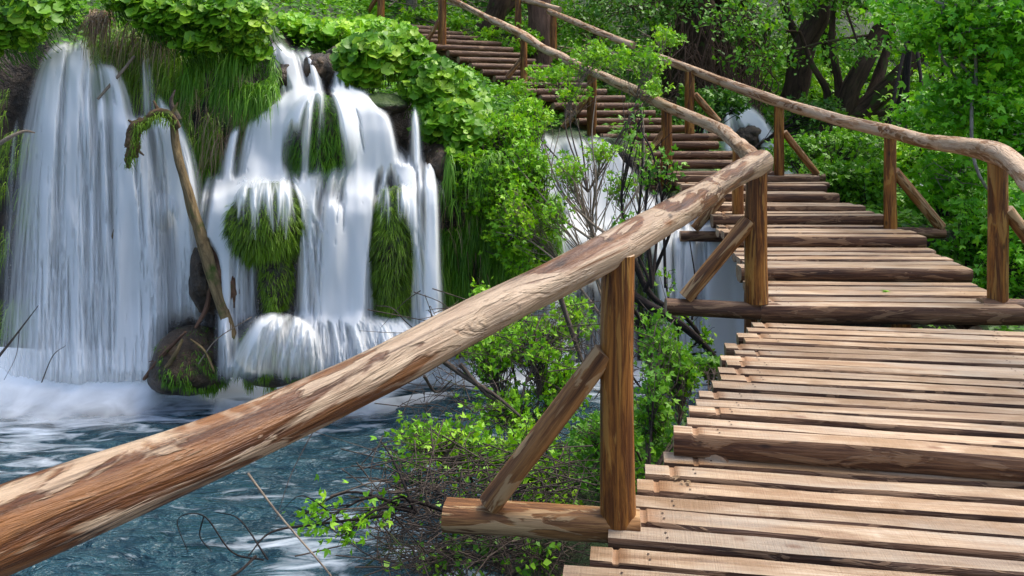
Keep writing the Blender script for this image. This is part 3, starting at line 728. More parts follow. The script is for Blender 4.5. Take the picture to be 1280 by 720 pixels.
# ---------------------------------------------------------------- mossy mounds and rocks
def mound(name, label, cx, cy, d, rx, rz, ry, grass_n=0, gl=.16, gm='grass', rm='rock_moss', seed=0, top=.0, cover=1.0, taper=0.0, group=None, cat='rock', gwidth=.0035, pat=None):
    c = P(cx, cy, d); rx, rz = rx / F * d, rz / F * d
    t = thing(name, label, cat, c - np.array([0, 0, rz]), group)
    nu, nv = 48, 32
    th = np.linspace(0, 2 * math.pi, nu, endpoint=False); ph = np.linspace(0.001, math.pi - .001, nv)
    TH, PH = np.meshgrid(th, ph, indexing='ij')
    D = np.stack([np.sin(PH) * np.cos(TH), np.sin(PH) * np.sin(TH), np.cos(PH)], -1)
    wide = .45 if rm == 'rock_brown' else 0.0
    def surf(D):
        k = 1 + (.16 if grass_n > 2000 else .34) * fbm(D * 1.6 + seed * 5, 5)
        sx = 1 - taper * np.clip(-D[..., 2], 0, 1) + wide * np.clip(-D[..., 2] + .1, 0, 1)
        return c + D * np.array([rx, ry, rz]) * k[..., None] * np.stack([sx, sx * 0 + 1, sx * 0 + 1], -1)
    V = surf(D); I = np.arange(nu * nv).reshape(nu, nv); I2 = np.roll(I, -1, 0)
    Q = np.stack([I[:, :-1], I[:, 1:], I2[:, 1:], I2[:, :-1]], -1).reshape(-1, 4)
    mb = MB(); mb.add(V.reshape(-1, 3), Q); mb.build('rock', M[rm], t)
    if grass_n:
        mb = MB()
        k = grass_n * 3
        D = norm(RNG.normal(size=(k, 3))); keep = (D[:, 1] < .5) & (D[:, 2] > -.85)
        cl = vnoise(D * 4.0 + seed); keep &= cl > (1 - cover) * 2 - 1.0
        if pat is not None: keep &= pat(D)
        D = D[keep][:grass_n]
        p = surf(D) - D * .01
        nrm = norm(D / np.array([rx, ry, rz]))
        ck = np.floor(p / .045); hv = np.stack([_h(ck[:, 0].astype(np.int64) + 7 * j, ck[:, 1].astype(np.int64), ck[:, 2].astype(np.int64) + j) for j in range(3)], -1) - .5
        dr = nrm * .55 + np.array([0, 0, -.65]) + RNG.normal(0, .22, D.shape) + hv * 1.0
        blades(mb, p, dr, gl * RNG.uniform(.5, 1.2, len(D)), gwidth, .55)
        tag(mb.build('hanging_moss', M[gm], t))
    return t
mound('mossy_rock', 'large round mound with long green moss in the middle of the stepped waterfall', 336, 278, 7.05, 47, 50, .36, 9000, .10, 'grass_olive', seed=1, taper=.25)
mound('mossy_rock', 'small dark mossy knob directly below the large round green mound', 346, 352, 6.98, 19, 40, .18, 2000, .07, 'grass_olive', seed=2, taper=.1)
mound('mossy_rock', 'tall narrow moss column on the right of the stepped waterfall', 492, 318, 7.12, 25, 86, .25, 8500, .10, 'grass_olive', seed=3)
mound('mossy_rock', 'mossy dome behind the water veil at the head of the stepped waterfall', 402, 178, 7.62, 46, 58, .28, 8000, .11, 'grass', seed=4)
mound('mossy_rock', 'low rounded rock under the lowest veil of the stepped waterfall', 345, 440, 6.80, 44, 42, .28, 3600, .09, 'grass_olive', 'rock_brown', seed=5, cover=.5)
mound('mossy_rock', 'dark brown rock with two grass tufts at the foot of the leaning driftwood', 238, 450, 6.92, 42, 42, .36, 2600, .06, 'grass', 'rock_brown', seed=6, cover=1, pat=lambda D: (np.hypot(D[:, 0] - .5, D[:, 2] - .35) < .3) | (np.hypot(D[:, 0] - .05, D[:, 2] + .1) < .32) | (vnoise(D * 3.5) > .25))
mound('rock', 'brown rock in the water just below the top lip of the stepped waterfall', 360, 103, 8.02, 19, 24, .2, 0, rm='rock_brown', seed=7)
mound('rock', 'grey brown boulder between the two upper chutes of the waterfall', 402, 92, 8.25, 20, 26, .3, 0, rm='rock_brown', seed=8)
mound('rock', 'dark boulder under the butterbur leaves right of the upper chutes', 424, 76, 8.45, 17, 20, .25, 0, rm='rock_brown', seed=9)
mound('rock', 'flat wet rock right of the dome, below the butterbur leaves', 468, 132, 7.95, 38, 16, .35, 0, rm='rock_moss', seed=10)
mound('rock', 'wet rock parting the left waterfall above the middle', 205, 268, 7.42, 18, 26, .15, 0, rm='rock_brown', seed=11)
mound('rock', 'dark rock beside the leaning driftwood in the white water', 262, 345, 7.12, 20, 46, .2, 0, rm='rock_brown', seed=12)
mound('rock', 'mossy upright rock in the fall under the boardwalk', 808, 335, 8.02, 17, 44, .2, 900, .12, 'grass_olive', seed=13)
mound('rock', 'dark rock at the edge of the stepped waterfall below the leafy bank', 553, 205, 7.75, 26, 24, .3, 0, rm='rock_brown', seed=14)
mound('rock', 'dark rock beside the distant waterfall', 935, 172, 13.1, 20, 18, .4, 0, rm='rock_brown', seed=15)

# grass curtains on the cliff (nobody could count them)
def curtain(mb, x0, x1, y0, y1, d, n, gl, width=.004, spread=.25, thr=-.25):
    px = RNG.uniform(x0, x1, n); py = RNG.uniform(y0, y1, n)
    dd = d + RNG.normal(0, .07, n)
    p = np.stack([(px - 640) / F * dd, dd, EYE - (py - HOR) / F * dd], -1)
    cl = vnoise(np.stack([px / 22, py / 30, 0 * px + x0], -1))
    p = p[cl > thr]; n = len(p)
    dr = np.stack([RNG.normal(0, .35, n), -RNG.uniform(.4, 1, n), RNG.normal(-.15, .35, n)], -1)
    blades(mb, p, dr, gl * RNG.uniform(.5, 1.25, n), width, 1.1)
    return p
mb = MB()
curtain(mb, 232, 345, 55, 115, 7.72, 3800, .24, thr=-.1)
curtain(mb, 285, 345, 60, 125, 7.6, 2200, .28)
curtain(mb, 225, 285, 150, 220, 7.75, 1500, .12, thr=.05)
curtain(mb, 548, 645, 200, 370, 7.65, 9500, .20)
curtain(mb, 560, 630, 190, 250, 7.45, 3000, .24)
curtain(mb, 640, 700, 240, 330, 7.9, 2000, .2)
curtain(mb, 205, 240, 50, 160, 7.8, 900, .2)
tag(mb.build('hanging_grass', M['grass'], origin=(0, 0, 0)), 'curtains of long green grass hanging from the cliff', 'grass', kind='stuff')
mb = MB()
curtain(mb, -40, 50, 110, 420, 7.7, 2600, .22)
curtain(mb, 225, 330, 140, 260, 7.8, 2200, .2)
curtain(mb, 470, 560, 300, 400, 7.6, 1600, .2)
curtain(mb, 110, 235, 30, 110, 7.85, 1800, .35)
tag(mb.build('hanging_moss', M['grass_olive'], origin=(0, 0, 0)), 'dull olive moss and thin grass hanging on the dark cliff', 'moss', kind='stuff')
mb = MB()
for (a, b, c, d2, n) in ((114, 140, 8, 26, 260), (198, 210, 30, 55, 90), (145, 225, 15, 60, 150), (270, 300, 130, 180, 90)):
    curtain(mb, a, b, c, d2, 7.66, n, .34, .004)
curtain(mb, 222, 330, 80, 200, 7.7, 420, .38, .0025)
curtain(mb, 550, 640, 220, 380, 7.6, 260, .22, .003)
tag(mb.build('dead_grass', M['straw'], origin=(0, 0, 0)), 'dry straw coloured grass hanging at the top of the cliff', 'grass', kind='stuff')

# ---------------------------------------------------------------- driftwood
t = thing('driftwood_trunk', 'long bare trunk leaning between the two waterfalls, hooked at the top', 'driftwood', P(292, 425, 6.75))
mb = MB(); tube(mb, [P(216, 140, 7.0), P(222, 190, 6.98), P(238, 250, 6.92), P(258, 320, 6.85), P(278, 385, 6.78), P(296, 430, 6.72)], [.030, .035, .041, .048, .046, .034], 12, 90, .26, seed=1, bumps=.25, nscale=3)
mb.build('trunk', M['drift'], t)
mb = MB(); tube(mb, [P(224, 160, 6.98), P(212, 146, 6.96), P(198, 143, 6.95), P(182, 152, 6.93)], [.030, .048, .040, .046], 14, 60, .6, seed=2, nscale=11)
tube(mb, [P(186, 148, 6.93), P(172, 158, 6.92), P(167, 172, 6.92), P(170, 184, 6.92), P(163, 194, 6.93), P(160, 210, 6.95)], [.035, .070, .050, .072, .050, .016], 14, 70, .8, seed=5, nscale=12)
for (q0, q1) in (((200, 142, 6.95), (192, 126, 6.96)), ((172, 158, 6.92), (160, 150, 6.9)), ((168, 184, 6.92), (180, 194, 6.9)), ((214, 146, 6.96), (222, 128, 6.97))):
    tube(mb, [P(*q0), P(*q1)], [.022, .006], 7, 10, .4, seed=q0[0])
mb.build('limb', M['drift_moss'], t)
mb = MB(); n = 520; cc = catmull([P(214, 150, 6.93), P(198, 145, 6.9), P(184, 152, 6.88), P(172, 162, 6.87), P(168, 182, 6.87), P(161, 205, 6.9)], n)
blades(mb, cc + RNG.normal(0, .022, (n, 3)), RNG.normal(size=(n, 3)) * .6 + np.array([0, -.3, -.4]), RNG.uniform(.03, .09, n), .003, .8); tag(mb.build('moss', M['grass_olive'], t))
mb = MB(); tube(mb, [P(222, 150, 6.98), P(214, 128, 6.98), P(219, 112, 7.0)], [.035, .02, .006], 7, 14, .2); mb.build('twig', M['twig'], t)
t = thing('broken_stump', 'torn brown root wedged against the leaning driftwood', 'driftwood', P(285, 360, 6.9))
mb = MB(); tube(mb, [P(258, 296, 7.0), P(270, 325, 6.95), P(286, 352, 6.9), P(290, 385, 6.88)], [.012, .06, .09, .03], 10, 30, .4, seed=3, nscale=14); mb.build('root', M['drift_brown'], t)
def stick(name, label, pts, r, m='twig', cat='branch', group=None, forks=()):
    pts = [P(*p) for p in pts]
    t = thing(name, label, cat, pts[0], group)
    mb = MB(); tube(mb, pts, r, 6, max(8, len(pts) * 5), .12, seed=pts[0][0]); mb.build('branch', M[m], t)
    for f in forks:
        mb = MB(); tube(mb, [P(*p) for p in f], [r if isinstance(r, float) else r[-1] * 1.2, .002], 5, 10, .1); mb.build('twig', M[m], t)
    return t
stick('dead_branch', 'thin bare branch poking down into the top of the left waterfall', [(168, 70, 7.5), (145, 98, 7.4), (122, 124, 7.35)], [.012, .016, .012], 'twig_pale')
stick('dead_branch', 'curved pale branch entering from the left edge above the pool', [(-10, 185, 7.0), (12, 172, 7.0), (30, 164, 7.05), (44, 166, 7.1)], [.02, .018, .013, .006], 'twig_pale')
stick('dead_branch', 'drooping bare branch hanging in the middle of the left waterfall', [(155, 250, 7.15), (142, 290, 7.1), (130, 340, 7.08), (124, 410, 7.05)], [.010, .008, .006, .003], 'drift', forks=[[(135, 330, 7.1), (143, 350, 7.1), (144, 385, 7.1)], [(128, 345, 7.08), (108, 330, 7.1)]])
stick('dead_branch', 'forked twigs standing out of the foam at the left edge', [(-5, 450, 6.9), (15, 425, 6.9), (48, 382, 6.9)], [.013, .009, .003], 'twig', forks=[[(24, 415, 6.9), (20, 445, 6.9), (5, 475, 6.9)]])
stick('dead_branch', 'thin twig rising from the foam right of the forked twigs', [(52, 478, 6.9), (66, 445, 6.9), (82, 432, 6.9)], [.005, .004, .002], 'twig')
stick('dead_branch', 'thick bent root leaning on the brown rock, left one of the pair', [(180, 474, 6.7), (200, 448, 6.62), (232, 415, 6.6)], [.015, .02, .010], 'drift_brown', forks=[[(200, 450, 6.62), (186, 452, 6.7)]])
stick('dead_branch', 'short thick root in front of the brown rock, right one of the pair', [(203, 466, 6.6), (218, 445, 6.55), (228, 424, 6.58)], [.022, .018, .010], 'drift')
stick('dead_branch', 'slanting twig crossing the grass tufts of the brown rock', [(238, 424, 6.55), (255, 438, 6.55), (268, 465, 6.55)], [.008, .010, .008], 'drift')
stick('dead_branch', 'thin twig arching from the brown rock towards the leaning trunk', [(248, 455, 6.55), (270, 425, 6.55), (305, 402, 6.55), (315, 396, 6.6)], [.006, .005, .004, .002], 'twig_pale')
stick('dead_branch', 'thin bent twig against the foot of the tall moss column', [(470, 382, 6.8), (490, 385, 6.8), (505, 400, 6.78), (516, 410, 6.78)], [.003, .005, .005, .003], 'twig')
stick('dead_branch', 'brown root between the leaning trunk and the brown rock', [(262, 360, 6.95), (258, 385, 6.9), (244, 410, 6.8)], [.02, .022, .012], 'drift_brown')

# ---------------------------------------------------------------- boardwalk
bw = thing('boardwalk', 'stepped wooden boardwalk of split logs climbing from the foreground over the falls', 'boardwalk', (1.2, 3.5, EYE - 1.56))
def plank(L, R, w, th, seed, name='plank', round_=0.0, kerf=True, dark=False, segs=26):
    L = np.asarray(L, float); R = np.asarray(R, float)
    ax = R - L; ln = np.linalg.norm(ax); ax /= ln
    sd = norm(np.cross(ax, [0, 0, 1.0])); sd = -sd if sd[1] > 0 else sd       # towards viewer
    up = np.cross(sd, ax); up = up if up[2] > 0 else -up
    # profile (across, height): first points are the sawn top
    if round_ > 0:
        prof = []
        for k in range(14):
            a = math.pi * 2 * k / 14; prof.append((w * math.cos(a), -th / 2 + th / 2 * math.sin(a)))
        prof = np.array(prof); prof[:, 1] = np.minimum(prof[:, 1], -.08 * th)
        ntop = 0
    else:
        prof = np.array([(-w * .84, -.000), (-w * .4, .001), (0, .0015), (w * .4, .001), (w * .82, 0), (w * .95, -.010), (w * 1.0, -max(.030, th * .45)), (w * .85, -th * .75), (w * .4, -th), (-w * .4, -th), (-w * .85, -th * .75), (-w * 1.0, -th * .4), (-w * .92, -.012)])
        ntop = 4
    K = len(prof)
    s = np.linspace(0, ln, segs)
    k0 = .095 + .03 * math.sin(seed * 3.3); kd = .007 * (math.sin(seed * 7.1) > -.5)
    if kerf: s = np.sort(np.concatenate([s, [k0, k0 + .005, k0 + .022, k0 + .028]]))
    n = len(s)
    wob = .006 * fbm(np.stack([s * 1.3, 0 * s + seed, 0 * s], -1), 3)
    vz = .005 * fbm(np.stack([s * 1.1, 0 * s + seed * 2, 0 * s + 9], -1), 3)
    wsc = 1 + .10 * fbm(np.stack([s * 2.0, 0 * s + seed * 3, 0 * s + 4], -1), 3)
    V = np.zeros((n, K, 3)); lc = np.zeros((n, K, 3)); wear = np.zeros((n, K))
    er = fbm(np.stack([np.repeat(s[:, None] * 9, K, 1), prof[None, :, 0] * 30 + 0 * s[:, None], prof[None, :, 1] * 30 + seed + 0 * s[:, None]], -1), 3)
    ew = fbm(np.stack([s * 3.1, 0 * s + seed * 5, 0 * s + 2], -1), 3)
    for i in range(n):
        pa = prof[:, 0] * wsc[i] + wob[i]; pa[:5] *= (1 + .24 * ew[i]) if ntop else 1; pz = prof[:, 1] + vz[i]
        pa = pa + er[i] * .006 * (1 if not ntop else 1); pz = pz + er[i] * (.0015 if ntop else .006)
        if kerf and k0 + .003 < s[i] < k0 + .024: pz = pz - kd * (prof[:, 1] > -.02)
        V[i] = L + ax * s[i] + sd[None] * pa[:, None] + up[None] * pz[:, None]
        lc[i, :, 0] = prof[:, 0] + seed * .37; lc[i, :, 1] = prof[:, 1]; lc[i, :, 2] = s[i] + seed * 2.1
        wear[i] = (1.0 if (kerf and kd > 0 and k0 + .003 < s[i] < k0 + .04) else 0.0)  # browner in and just past the kerf
    I = np.arange(n * K).reshape(n, K); I2 = np.roll(I, -1, 1)
    Q = np.stack([I[:-1], I2[:-1], I2[1:], I[1:]], -1)
    mb = MB()
    if ntop:
        mb.add(V.reshape(-1, 3), Q[:, :ntop].reshape(-1, 4), 0, lc=lc.reshape(-1, 3), wear=wear.ravel())
        mb.add(V.reshape(-1, 3), Q[:, ntop:].reshape(-1, 4), 1, lc=lc.reshape(-1, 3), wear=wear.ravel())
    else:
        mb.add(V.reshape(-1, 3), Q.reshape(-1, 4), 1, lc=lc.reshape(-1, 3), wear=wear.ravel())
    for k in (0, n - 1):
        ring = V[k]; cc = ring.mean(0)
        T = np.stack([np.arange(K), (np.arange(K) + 1) % K, np.full(K, K)], -1)
        l2 = np.vstack([lc[k], [lc[k][0]]]); l2[:, 2] = lc[k][0, 2]
        mb.add(np.vstack([ring, cc]), T, 0 if ntop else 2, lc=l2 * np.array([2, 2, 1]), wear=np.full(K + 1, .35))
    if ntop and L[1] < 6.2:                      # nail heads
        for (sn, an) in ((.20, -.3), (.205, .35), (ln - .24, -.3), (ln - .235, .3)):
            c0 = L + ax * (sn + .01 * math.sin(seed * 5 + sn)) + sd * w * an + up * (.0045 + np.interp(sn, s, vz))
            an_ = np.linspace(0, 2 * math.pi, 8, endpoint=False)
            ringv = c0[None] + .0048 * (np.cos(an_)[:, None] * ax + np.sin(an_)[:, None] * sd)
            mb.add(np.vstack([ringv, c0 + up * .0015]), np.stack([np.arange(8), (np.arange(8) + 1) % 8, np.full(8, 8)], -1), 3, lc=np.zeros((9, 3)), wear=np.zeros(9))
    o = mb.build(name, [M['cut'], M['stairlog'] if dark else M['bark'], M['cut'], M['nail']], bw)
    return o
def lerp(a, b, t): return np.asarray(a, float) * (1 - t) + np.asarray(b, float) * t
lefts, rights = [], []
seed = 1.0
def course(L0, R0, L1, R1, zt, n, w=None, first_log=True, ragged=.05, th=.07, front=None):
    """n boards laid from the front edge (L0-R0) to the back edge (L1-R1) at level zt"""
    global seed
    for k in range(n):
        t = (k + .5) / n
        L = lerp(L0, L1, t); R = lerp(R0, R1, t)
        L = np.array([L[0], L[1], zt]); R = np.array([R[0], R[1], zt])
        ax = norm(R - L)
        pitch = np.linalg.norm(lerp(L0, L1, 1 / n) - np.asarray(L0, float)) * .93
        ww = (w or pitch * .465) * random.uniform(.84, 1.05)
        L = L - ax * random.uniform(-ragged, ragged * 1.3); R = R + ax * random.uniform(-ragged * .5, ragged)
        L[2] += random.uniform(-.008, .006); R[2] += random.uniform(-.008, .007)
        R[1] += random.uniform(-.012, .012)
        isf = (k == 0 and first_log)
        if isf: ww *= 1.08; 
        plank(L, R, ww, .125 if isf else th, seed); seed += 1.37
Z0 = EYE - 1.56
dirL = np.array([.49, .87]); dp = np.array([.989, -.148])
eL = np.array([.67, 3.60]); dirL = norm(np.array([.44, .90]))
bL = eL - dirL * .138 * 20
course(bL, bL + dp * 1.86, eL, eL + np.array([.989, -.15]) * 1.86, Z0, 20, first_log=False, ragged=.035)
Z1 = EYE - 1.45
A0 = np.array([.690, 3.52]); A1 = np.array([1.60, 5.30])
course(A0, A0 + np.array([.985, -.172]) * 1.84, A1, A1 + np.array([.992, -.12]) * 1.72, Z1, 16)
steps = [  # (left px, right px, depth, photo y of the top edge, boards in the tread)
    (947, 1276, 5.33, 384, 5), (930, 1212, 6.12, 336, 5), (918, 1157, 7.02, 296, 4), (893, 1108, 7.72, 270, 2), (890, 1083, 8.06, 257, 2), (872, 1055, 8.40, 243, 2), (858, 1024, 8.74, 231, 2), (846, 1038, 9.08, 220, 1)]
nxt = [(s[2]) for s in steps[1:]] + [9.30]
for (s, nd) in zip(steps, nxt):
    z = EYE - (s[3] - HOR) / F * s[2]
    i = steps.index(s)
    lx0 = (s[0] - 640) / F * s[2]; rx0 = (s[1] - 640) / F * s[2]
    e = steps[i + 1] if i + 1 < len(steps) else (840, 1000, 9.3, 213)
    lx1 = (e[0] - 640) / F * e[2]; rx1 = (e[1] - 640) / F * e[2]
    course((lx0, s[2]), (rx0, s[2] - .03), (lx1, nd + .02), (rx1, nd - .01), z, s[4], ragged=.03)
stairs = [(815, 968, 213, 9.25), (800, 935, 199, 9.5), (788, 918, 188, 9.72), (771, 897, 176, 9.95), (753, 907, 166, 10.15), (740, 857, 156, 10.4), (723, 828, 147, 10.65), (708, 818, 137, 10.9), (692, 802, 127.5, 11.15),
    (676, 780, 118, 11.4), (657, 757, 109.5, 11.65), (638, 738, 101.5, 11.9), (618, 722, 94, 12.15), (602, 704, 86, 12.4), (588, 686, 78, 12.7), (573, 668, 70, 13.0), (560, 652, 62, 13.3), (543, 640, 54.5, 13.6), (527, 625, 47, 13.9), (512, 606, 40.5, 14.2), (500, 582, 34, 14.5), (485, 560, 28, 14.8)]
stL, stR = [], []
for k, (lx, rx, y, d) in enumerate(stairs):
    z = EYE - (y - HOR) / F * d
    back = np.interp(k, [0, 6, 12, 21], [.0, .15, .55, .9])
    L = np.array([(lx - 640) / F * d, d, z]); dr = d + back
    R = np.array([(rx - 640) / F * dr, dr, z])
    stL.append(L); stR.append(R)
    plank(L, R, random.uniform(.052, .062) + .006, .115, seed, round_=1, kerf=False, dark=True, segs=16); seed += 1.1
    if k % 1 == 0:   # second log of each tread, just behind
        b = (0.105 if k < 21 else .12)
        o = np.array([0, b + .01, -.008])
        plank(L + o + np.array([random.uniform(-.03, .03), 0, 0]), R + o, .055, .10, seed, round_=1, kerf=False, dark=True, segs=12); seed += 1.1
# landing at the top
for (px_, py_, d_, sc) in ((848, 600, 3.32, 1.0), (858, 603, 3.30, .7), (1108, 363, 5.75, 1.6)):
    c = P(px_, py_, d_); c[2] = (Z0 if d_ < 4 else EYE - (384 - HOR) / F * 5.33) + .006
    mb = MB(); leaves(mb, LEAF_LOBED, np.repeat(c[None], 3, 0) + RNG.normal(0, .008, (3, 3)) * [1, 1, .2], RNG.normal(size=(3, 3)) * [1, 1, .1], np.array([[0, 0, 1.0]] * 3) + RNG.normal(0, .2, (3, 3)), np.full(3, .03 * sc))
    tag(mb.build('fallen_leaf', M['straw' if d_ < 4 else 'leaf_bright'], origin=c), {848: 'curled dry leaf lying on a plank near the first post', 858: 'small dry leaf scrap right beside the curled leaf on the plank', 1108: 'green leaf sprig lying on the flat boards beyond the second post'}[px_], 'leaf')
# stringers and supports
def beam(pts, r, m='bark', name='stringer', parent=None, flat=0.0, n=None, sides=12, seed_=0.0, rough=.06, bumps=0.0):
    mb = MB(); tube(mb, pts, r, sides, n or max(12, len(pts) * 6), rough, seed=seed_, capmat=1, bumps=bumps, flat=flat)
    return mb.build(name, [M[m], M['cut']], parent or bw)
for (q0, q1, zz) in ((bL + dp * .22, eL + dp * .22, Z0), (bL + dp * 1.6, eL + dp * 1.6, Z0), (A0 + dp * .2, A1 + dp * .2, Z1), (A0 + dp * 1.6, A1 + dp * 1.5, Z1)):
    beam([(q0[0], q0[1], zz - .145), (q1[0], q1[1], zz - .145)], .065)
for f_ in (.14, .86):
    pts = []
    for s in steps[2:] :
        x = (lerp(s[0], s[1], f_) - 640) / F * s[2]; z = EYE - (s[3] - HOR) / F * s[2]
        pts.append((x, s[2] + .1, z - .20))
    beam(pts, .06)
    s0, s1 = steps[0], steps[2]
    a = [((lerp(s[0], s[1], f_) - 640) / F * s[2], s[2] + .1, EYE - (s[3] - HOR) / F * s[2] - .21) for s in (s0, steps[1], s1)]
    beam(a, .06)
    pts = [lerp(stL[k], stR[k], f_) + np.array([0, .05, -.17]) for k in range(0, len(stL), 3)]
    beam(pts, .06)
for (x, y, zt) in ((.35, 2.6, Z0 - .2), (1.75, 2.5, Z0 - .2), (.95, 3.9, Z1 - .2), (2.5, 3.7, Z1 - .2), (1.75, 5.25, Z1 - .2), (3.2, 5.2, Z1 - .2), (2.2, 7.3, 1.2), (3.5, 7.2, 1.2)):
    beam([(x, y, -.9), (x, y, zt)], .08, 'post', 'support_post')

# ---------------------------------------------------------------- railings
def railing(label, nodes_list, posts, cat='railing', base=None):
    t = thing('wooden_railing', label, cat, base)
    for (nodes, rad, m, sd) in nodes_list:
        pts = [P(*p) for p in nodes]
        mb = MB(); L = sum(np.linalg.norm(np.diff(pts, axis=0), axis=1))
        tube(mb, pts, rad, 26, int(max(30, L * 40)), .085, seed=sd, capmat=1, bumps=.16, nscale=2.4)
        mb.build('handrail', [M[m], M['cut']], t)
    for p in posts:
        px, ytop, ybase, d, r = p[:5]
        a = P(px, ytop, d); b = P(px, ybase, d)
        lean = p[5] if len(p) > 5 else 0
        b2 = b.copy(); a2 = a.copy(); a2[0] += lean
        mb = MB(); tube(mb, [b2, (a2 + b2) / 2 + np.array([random.uniform(-.008, .008), 0, 0]), a2], [r * 1.03, r, r * .97], 18, 34, .045, seed=px * .1, capmat=1, nscale=2.0, bumps=.06)
        mb.build('post', [M['post'], M['cut']], t)
    return t
def log_part(t, name, p0, p1, r, m='brace', flat=0.0):
    mb = MB(); tube(mb, [P(*p0), P(*p1)], r, 16, 24, .06, seed=p0[0] * .3, capmat=1, bumps=.08, flat=flat, nscale=2.5); mb.build(name, [M[m], M['cut']], t)

lr = railing('rustic log railing on the left edge of the boardwalk, starting with the thick foreground rail',
    [([(-260, 765, 1.02), (0, 663, 1.38), (300, 545, 1.87), (500, 449, 2.27), (640, 377, 2.62), (773, 308, 3.02), (850, 262, 3.70), (905, 227, 4.6), (952, 201, 5.44)], [.072, .071, .068, .066, .065, .070, .069, .070, .078], 'rail', 1.3),
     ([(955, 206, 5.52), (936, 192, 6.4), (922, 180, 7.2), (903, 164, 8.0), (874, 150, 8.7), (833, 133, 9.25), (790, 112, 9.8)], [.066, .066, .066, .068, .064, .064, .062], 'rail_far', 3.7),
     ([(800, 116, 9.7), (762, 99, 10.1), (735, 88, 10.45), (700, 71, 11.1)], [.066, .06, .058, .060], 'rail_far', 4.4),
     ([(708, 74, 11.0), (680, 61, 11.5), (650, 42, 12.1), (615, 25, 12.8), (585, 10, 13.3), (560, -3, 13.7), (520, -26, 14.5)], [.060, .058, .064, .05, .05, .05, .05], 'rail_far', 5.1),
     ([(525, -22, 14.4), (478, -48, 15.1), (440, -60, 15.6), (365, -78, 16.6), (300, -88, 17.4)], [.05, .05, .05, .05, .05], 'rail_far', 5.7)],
    [(773, 318, 660, 2.98, .063), (946, 212, 378, 5.42, .074), (923, 182, 292, 7.9, .056), (833, 134, 232, 9.27, .062), (740, 88, 182, 10.4, .062), (655, 44, 106, 12.2, .055), (553, 0, 63, 13.7, .072), (476, -50, 30, 15.1, .07), (364, -78, 40, 16.6, .07)],
    base=P(773, 660, 2.98))
# bracing and cross beams
CB = [((556, 643, 3.06), (800, 658, 2.97), .062), ((832, 383, 5.42), (1000, 391, 5.40), .058), ((850, 295, 7.95), (980, 297, 7.9), .055), ((776, 236, 9.3), (870, 232, 9.4), .05), ((680, 185, 10.4), (790, 178, 10.6), .05)]
for a, b, r in CB: log_part(lr, 'cross_beam', a, b, r, 'bark' if a[0] != 556 else 'brace', .25 if a[0] == 556 else .1)
for a, b, r in [((612, 630, 3.02), (756, 440, 2.97), .044), ((857, 372, 5.42), (937, 276, 5.40), .052), ((868, 286, 7.93), (903, 246, 7.9), .045), ((807, 195, 9.3), (830, 165, 9.27), .04), ((704, 160, 10.42), (737, 120, 10.4), .045), ((634, 97, 12.2), (655, 70, 12.2), .04), ((529, 60, 13.7), (552, 20, 13.7), .04), ((458, 18, 15.2), (474, -8, 15.1), .045), ((345, 15, 16.7), (362, -18, 16.6), .045)]:
    log_part(lr, 'brace', a, b, r)
rr = railing('rustic log railing along the right edge of the boardwalk, in front of the trees',
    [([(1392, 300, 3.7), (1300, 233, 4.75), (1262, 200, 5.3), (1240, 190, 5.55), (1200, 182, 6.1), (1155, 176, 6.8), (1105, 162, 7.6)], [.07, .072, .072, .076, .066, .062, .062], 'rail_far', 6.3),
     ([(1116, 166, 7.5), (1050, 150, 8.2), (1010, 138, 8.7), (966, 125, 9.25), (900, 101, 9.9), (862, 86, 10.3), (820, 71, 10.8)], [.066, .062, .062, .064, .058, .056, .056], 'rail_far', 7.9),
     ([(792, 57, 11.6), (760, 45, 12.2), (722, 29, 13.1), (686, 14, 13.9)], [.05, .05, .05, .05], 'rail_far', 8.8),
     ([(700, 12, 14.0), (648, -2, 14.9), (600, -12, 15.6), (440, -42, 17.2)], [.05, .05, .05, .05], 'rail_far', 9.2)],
    [(1247, 198, 377, 5.52, .064), (1113, 168, 287, 7.55, .056), (974, 130, 220, 9.2, .056), (862, 90, 182, 10.25, .060), (692, 18, 62, 13.9, .06), (648, 0, 60, 14.8, .06), (440, -40, 30, 17, .07)],
    base=P(1247, 377, 5.52))
for a, b, r in [((1225, 383, 5.5), (1330, 386, 5.5), .06), ((1100, 290, 7.6), (1180, 291, 7.6), .05), ((960, 223, 9.25), (1030, 222, 9.3), .05)]: log_part(rr, 'cross_beam', a, b, r, 'bark', .1)
for a, b, r in [((1258, 262, 5.5), (1300, 318, 5.5), .045), ((1118, 214, 7.55), (1176, 284, 7.6), .05), ((980, 165, 9.2), (1021, 218, 9.25), .04), ((868, 118, 10.25), (898, 152, 10.3), .045)]: log_part(rr, 'brace', a, b, r)

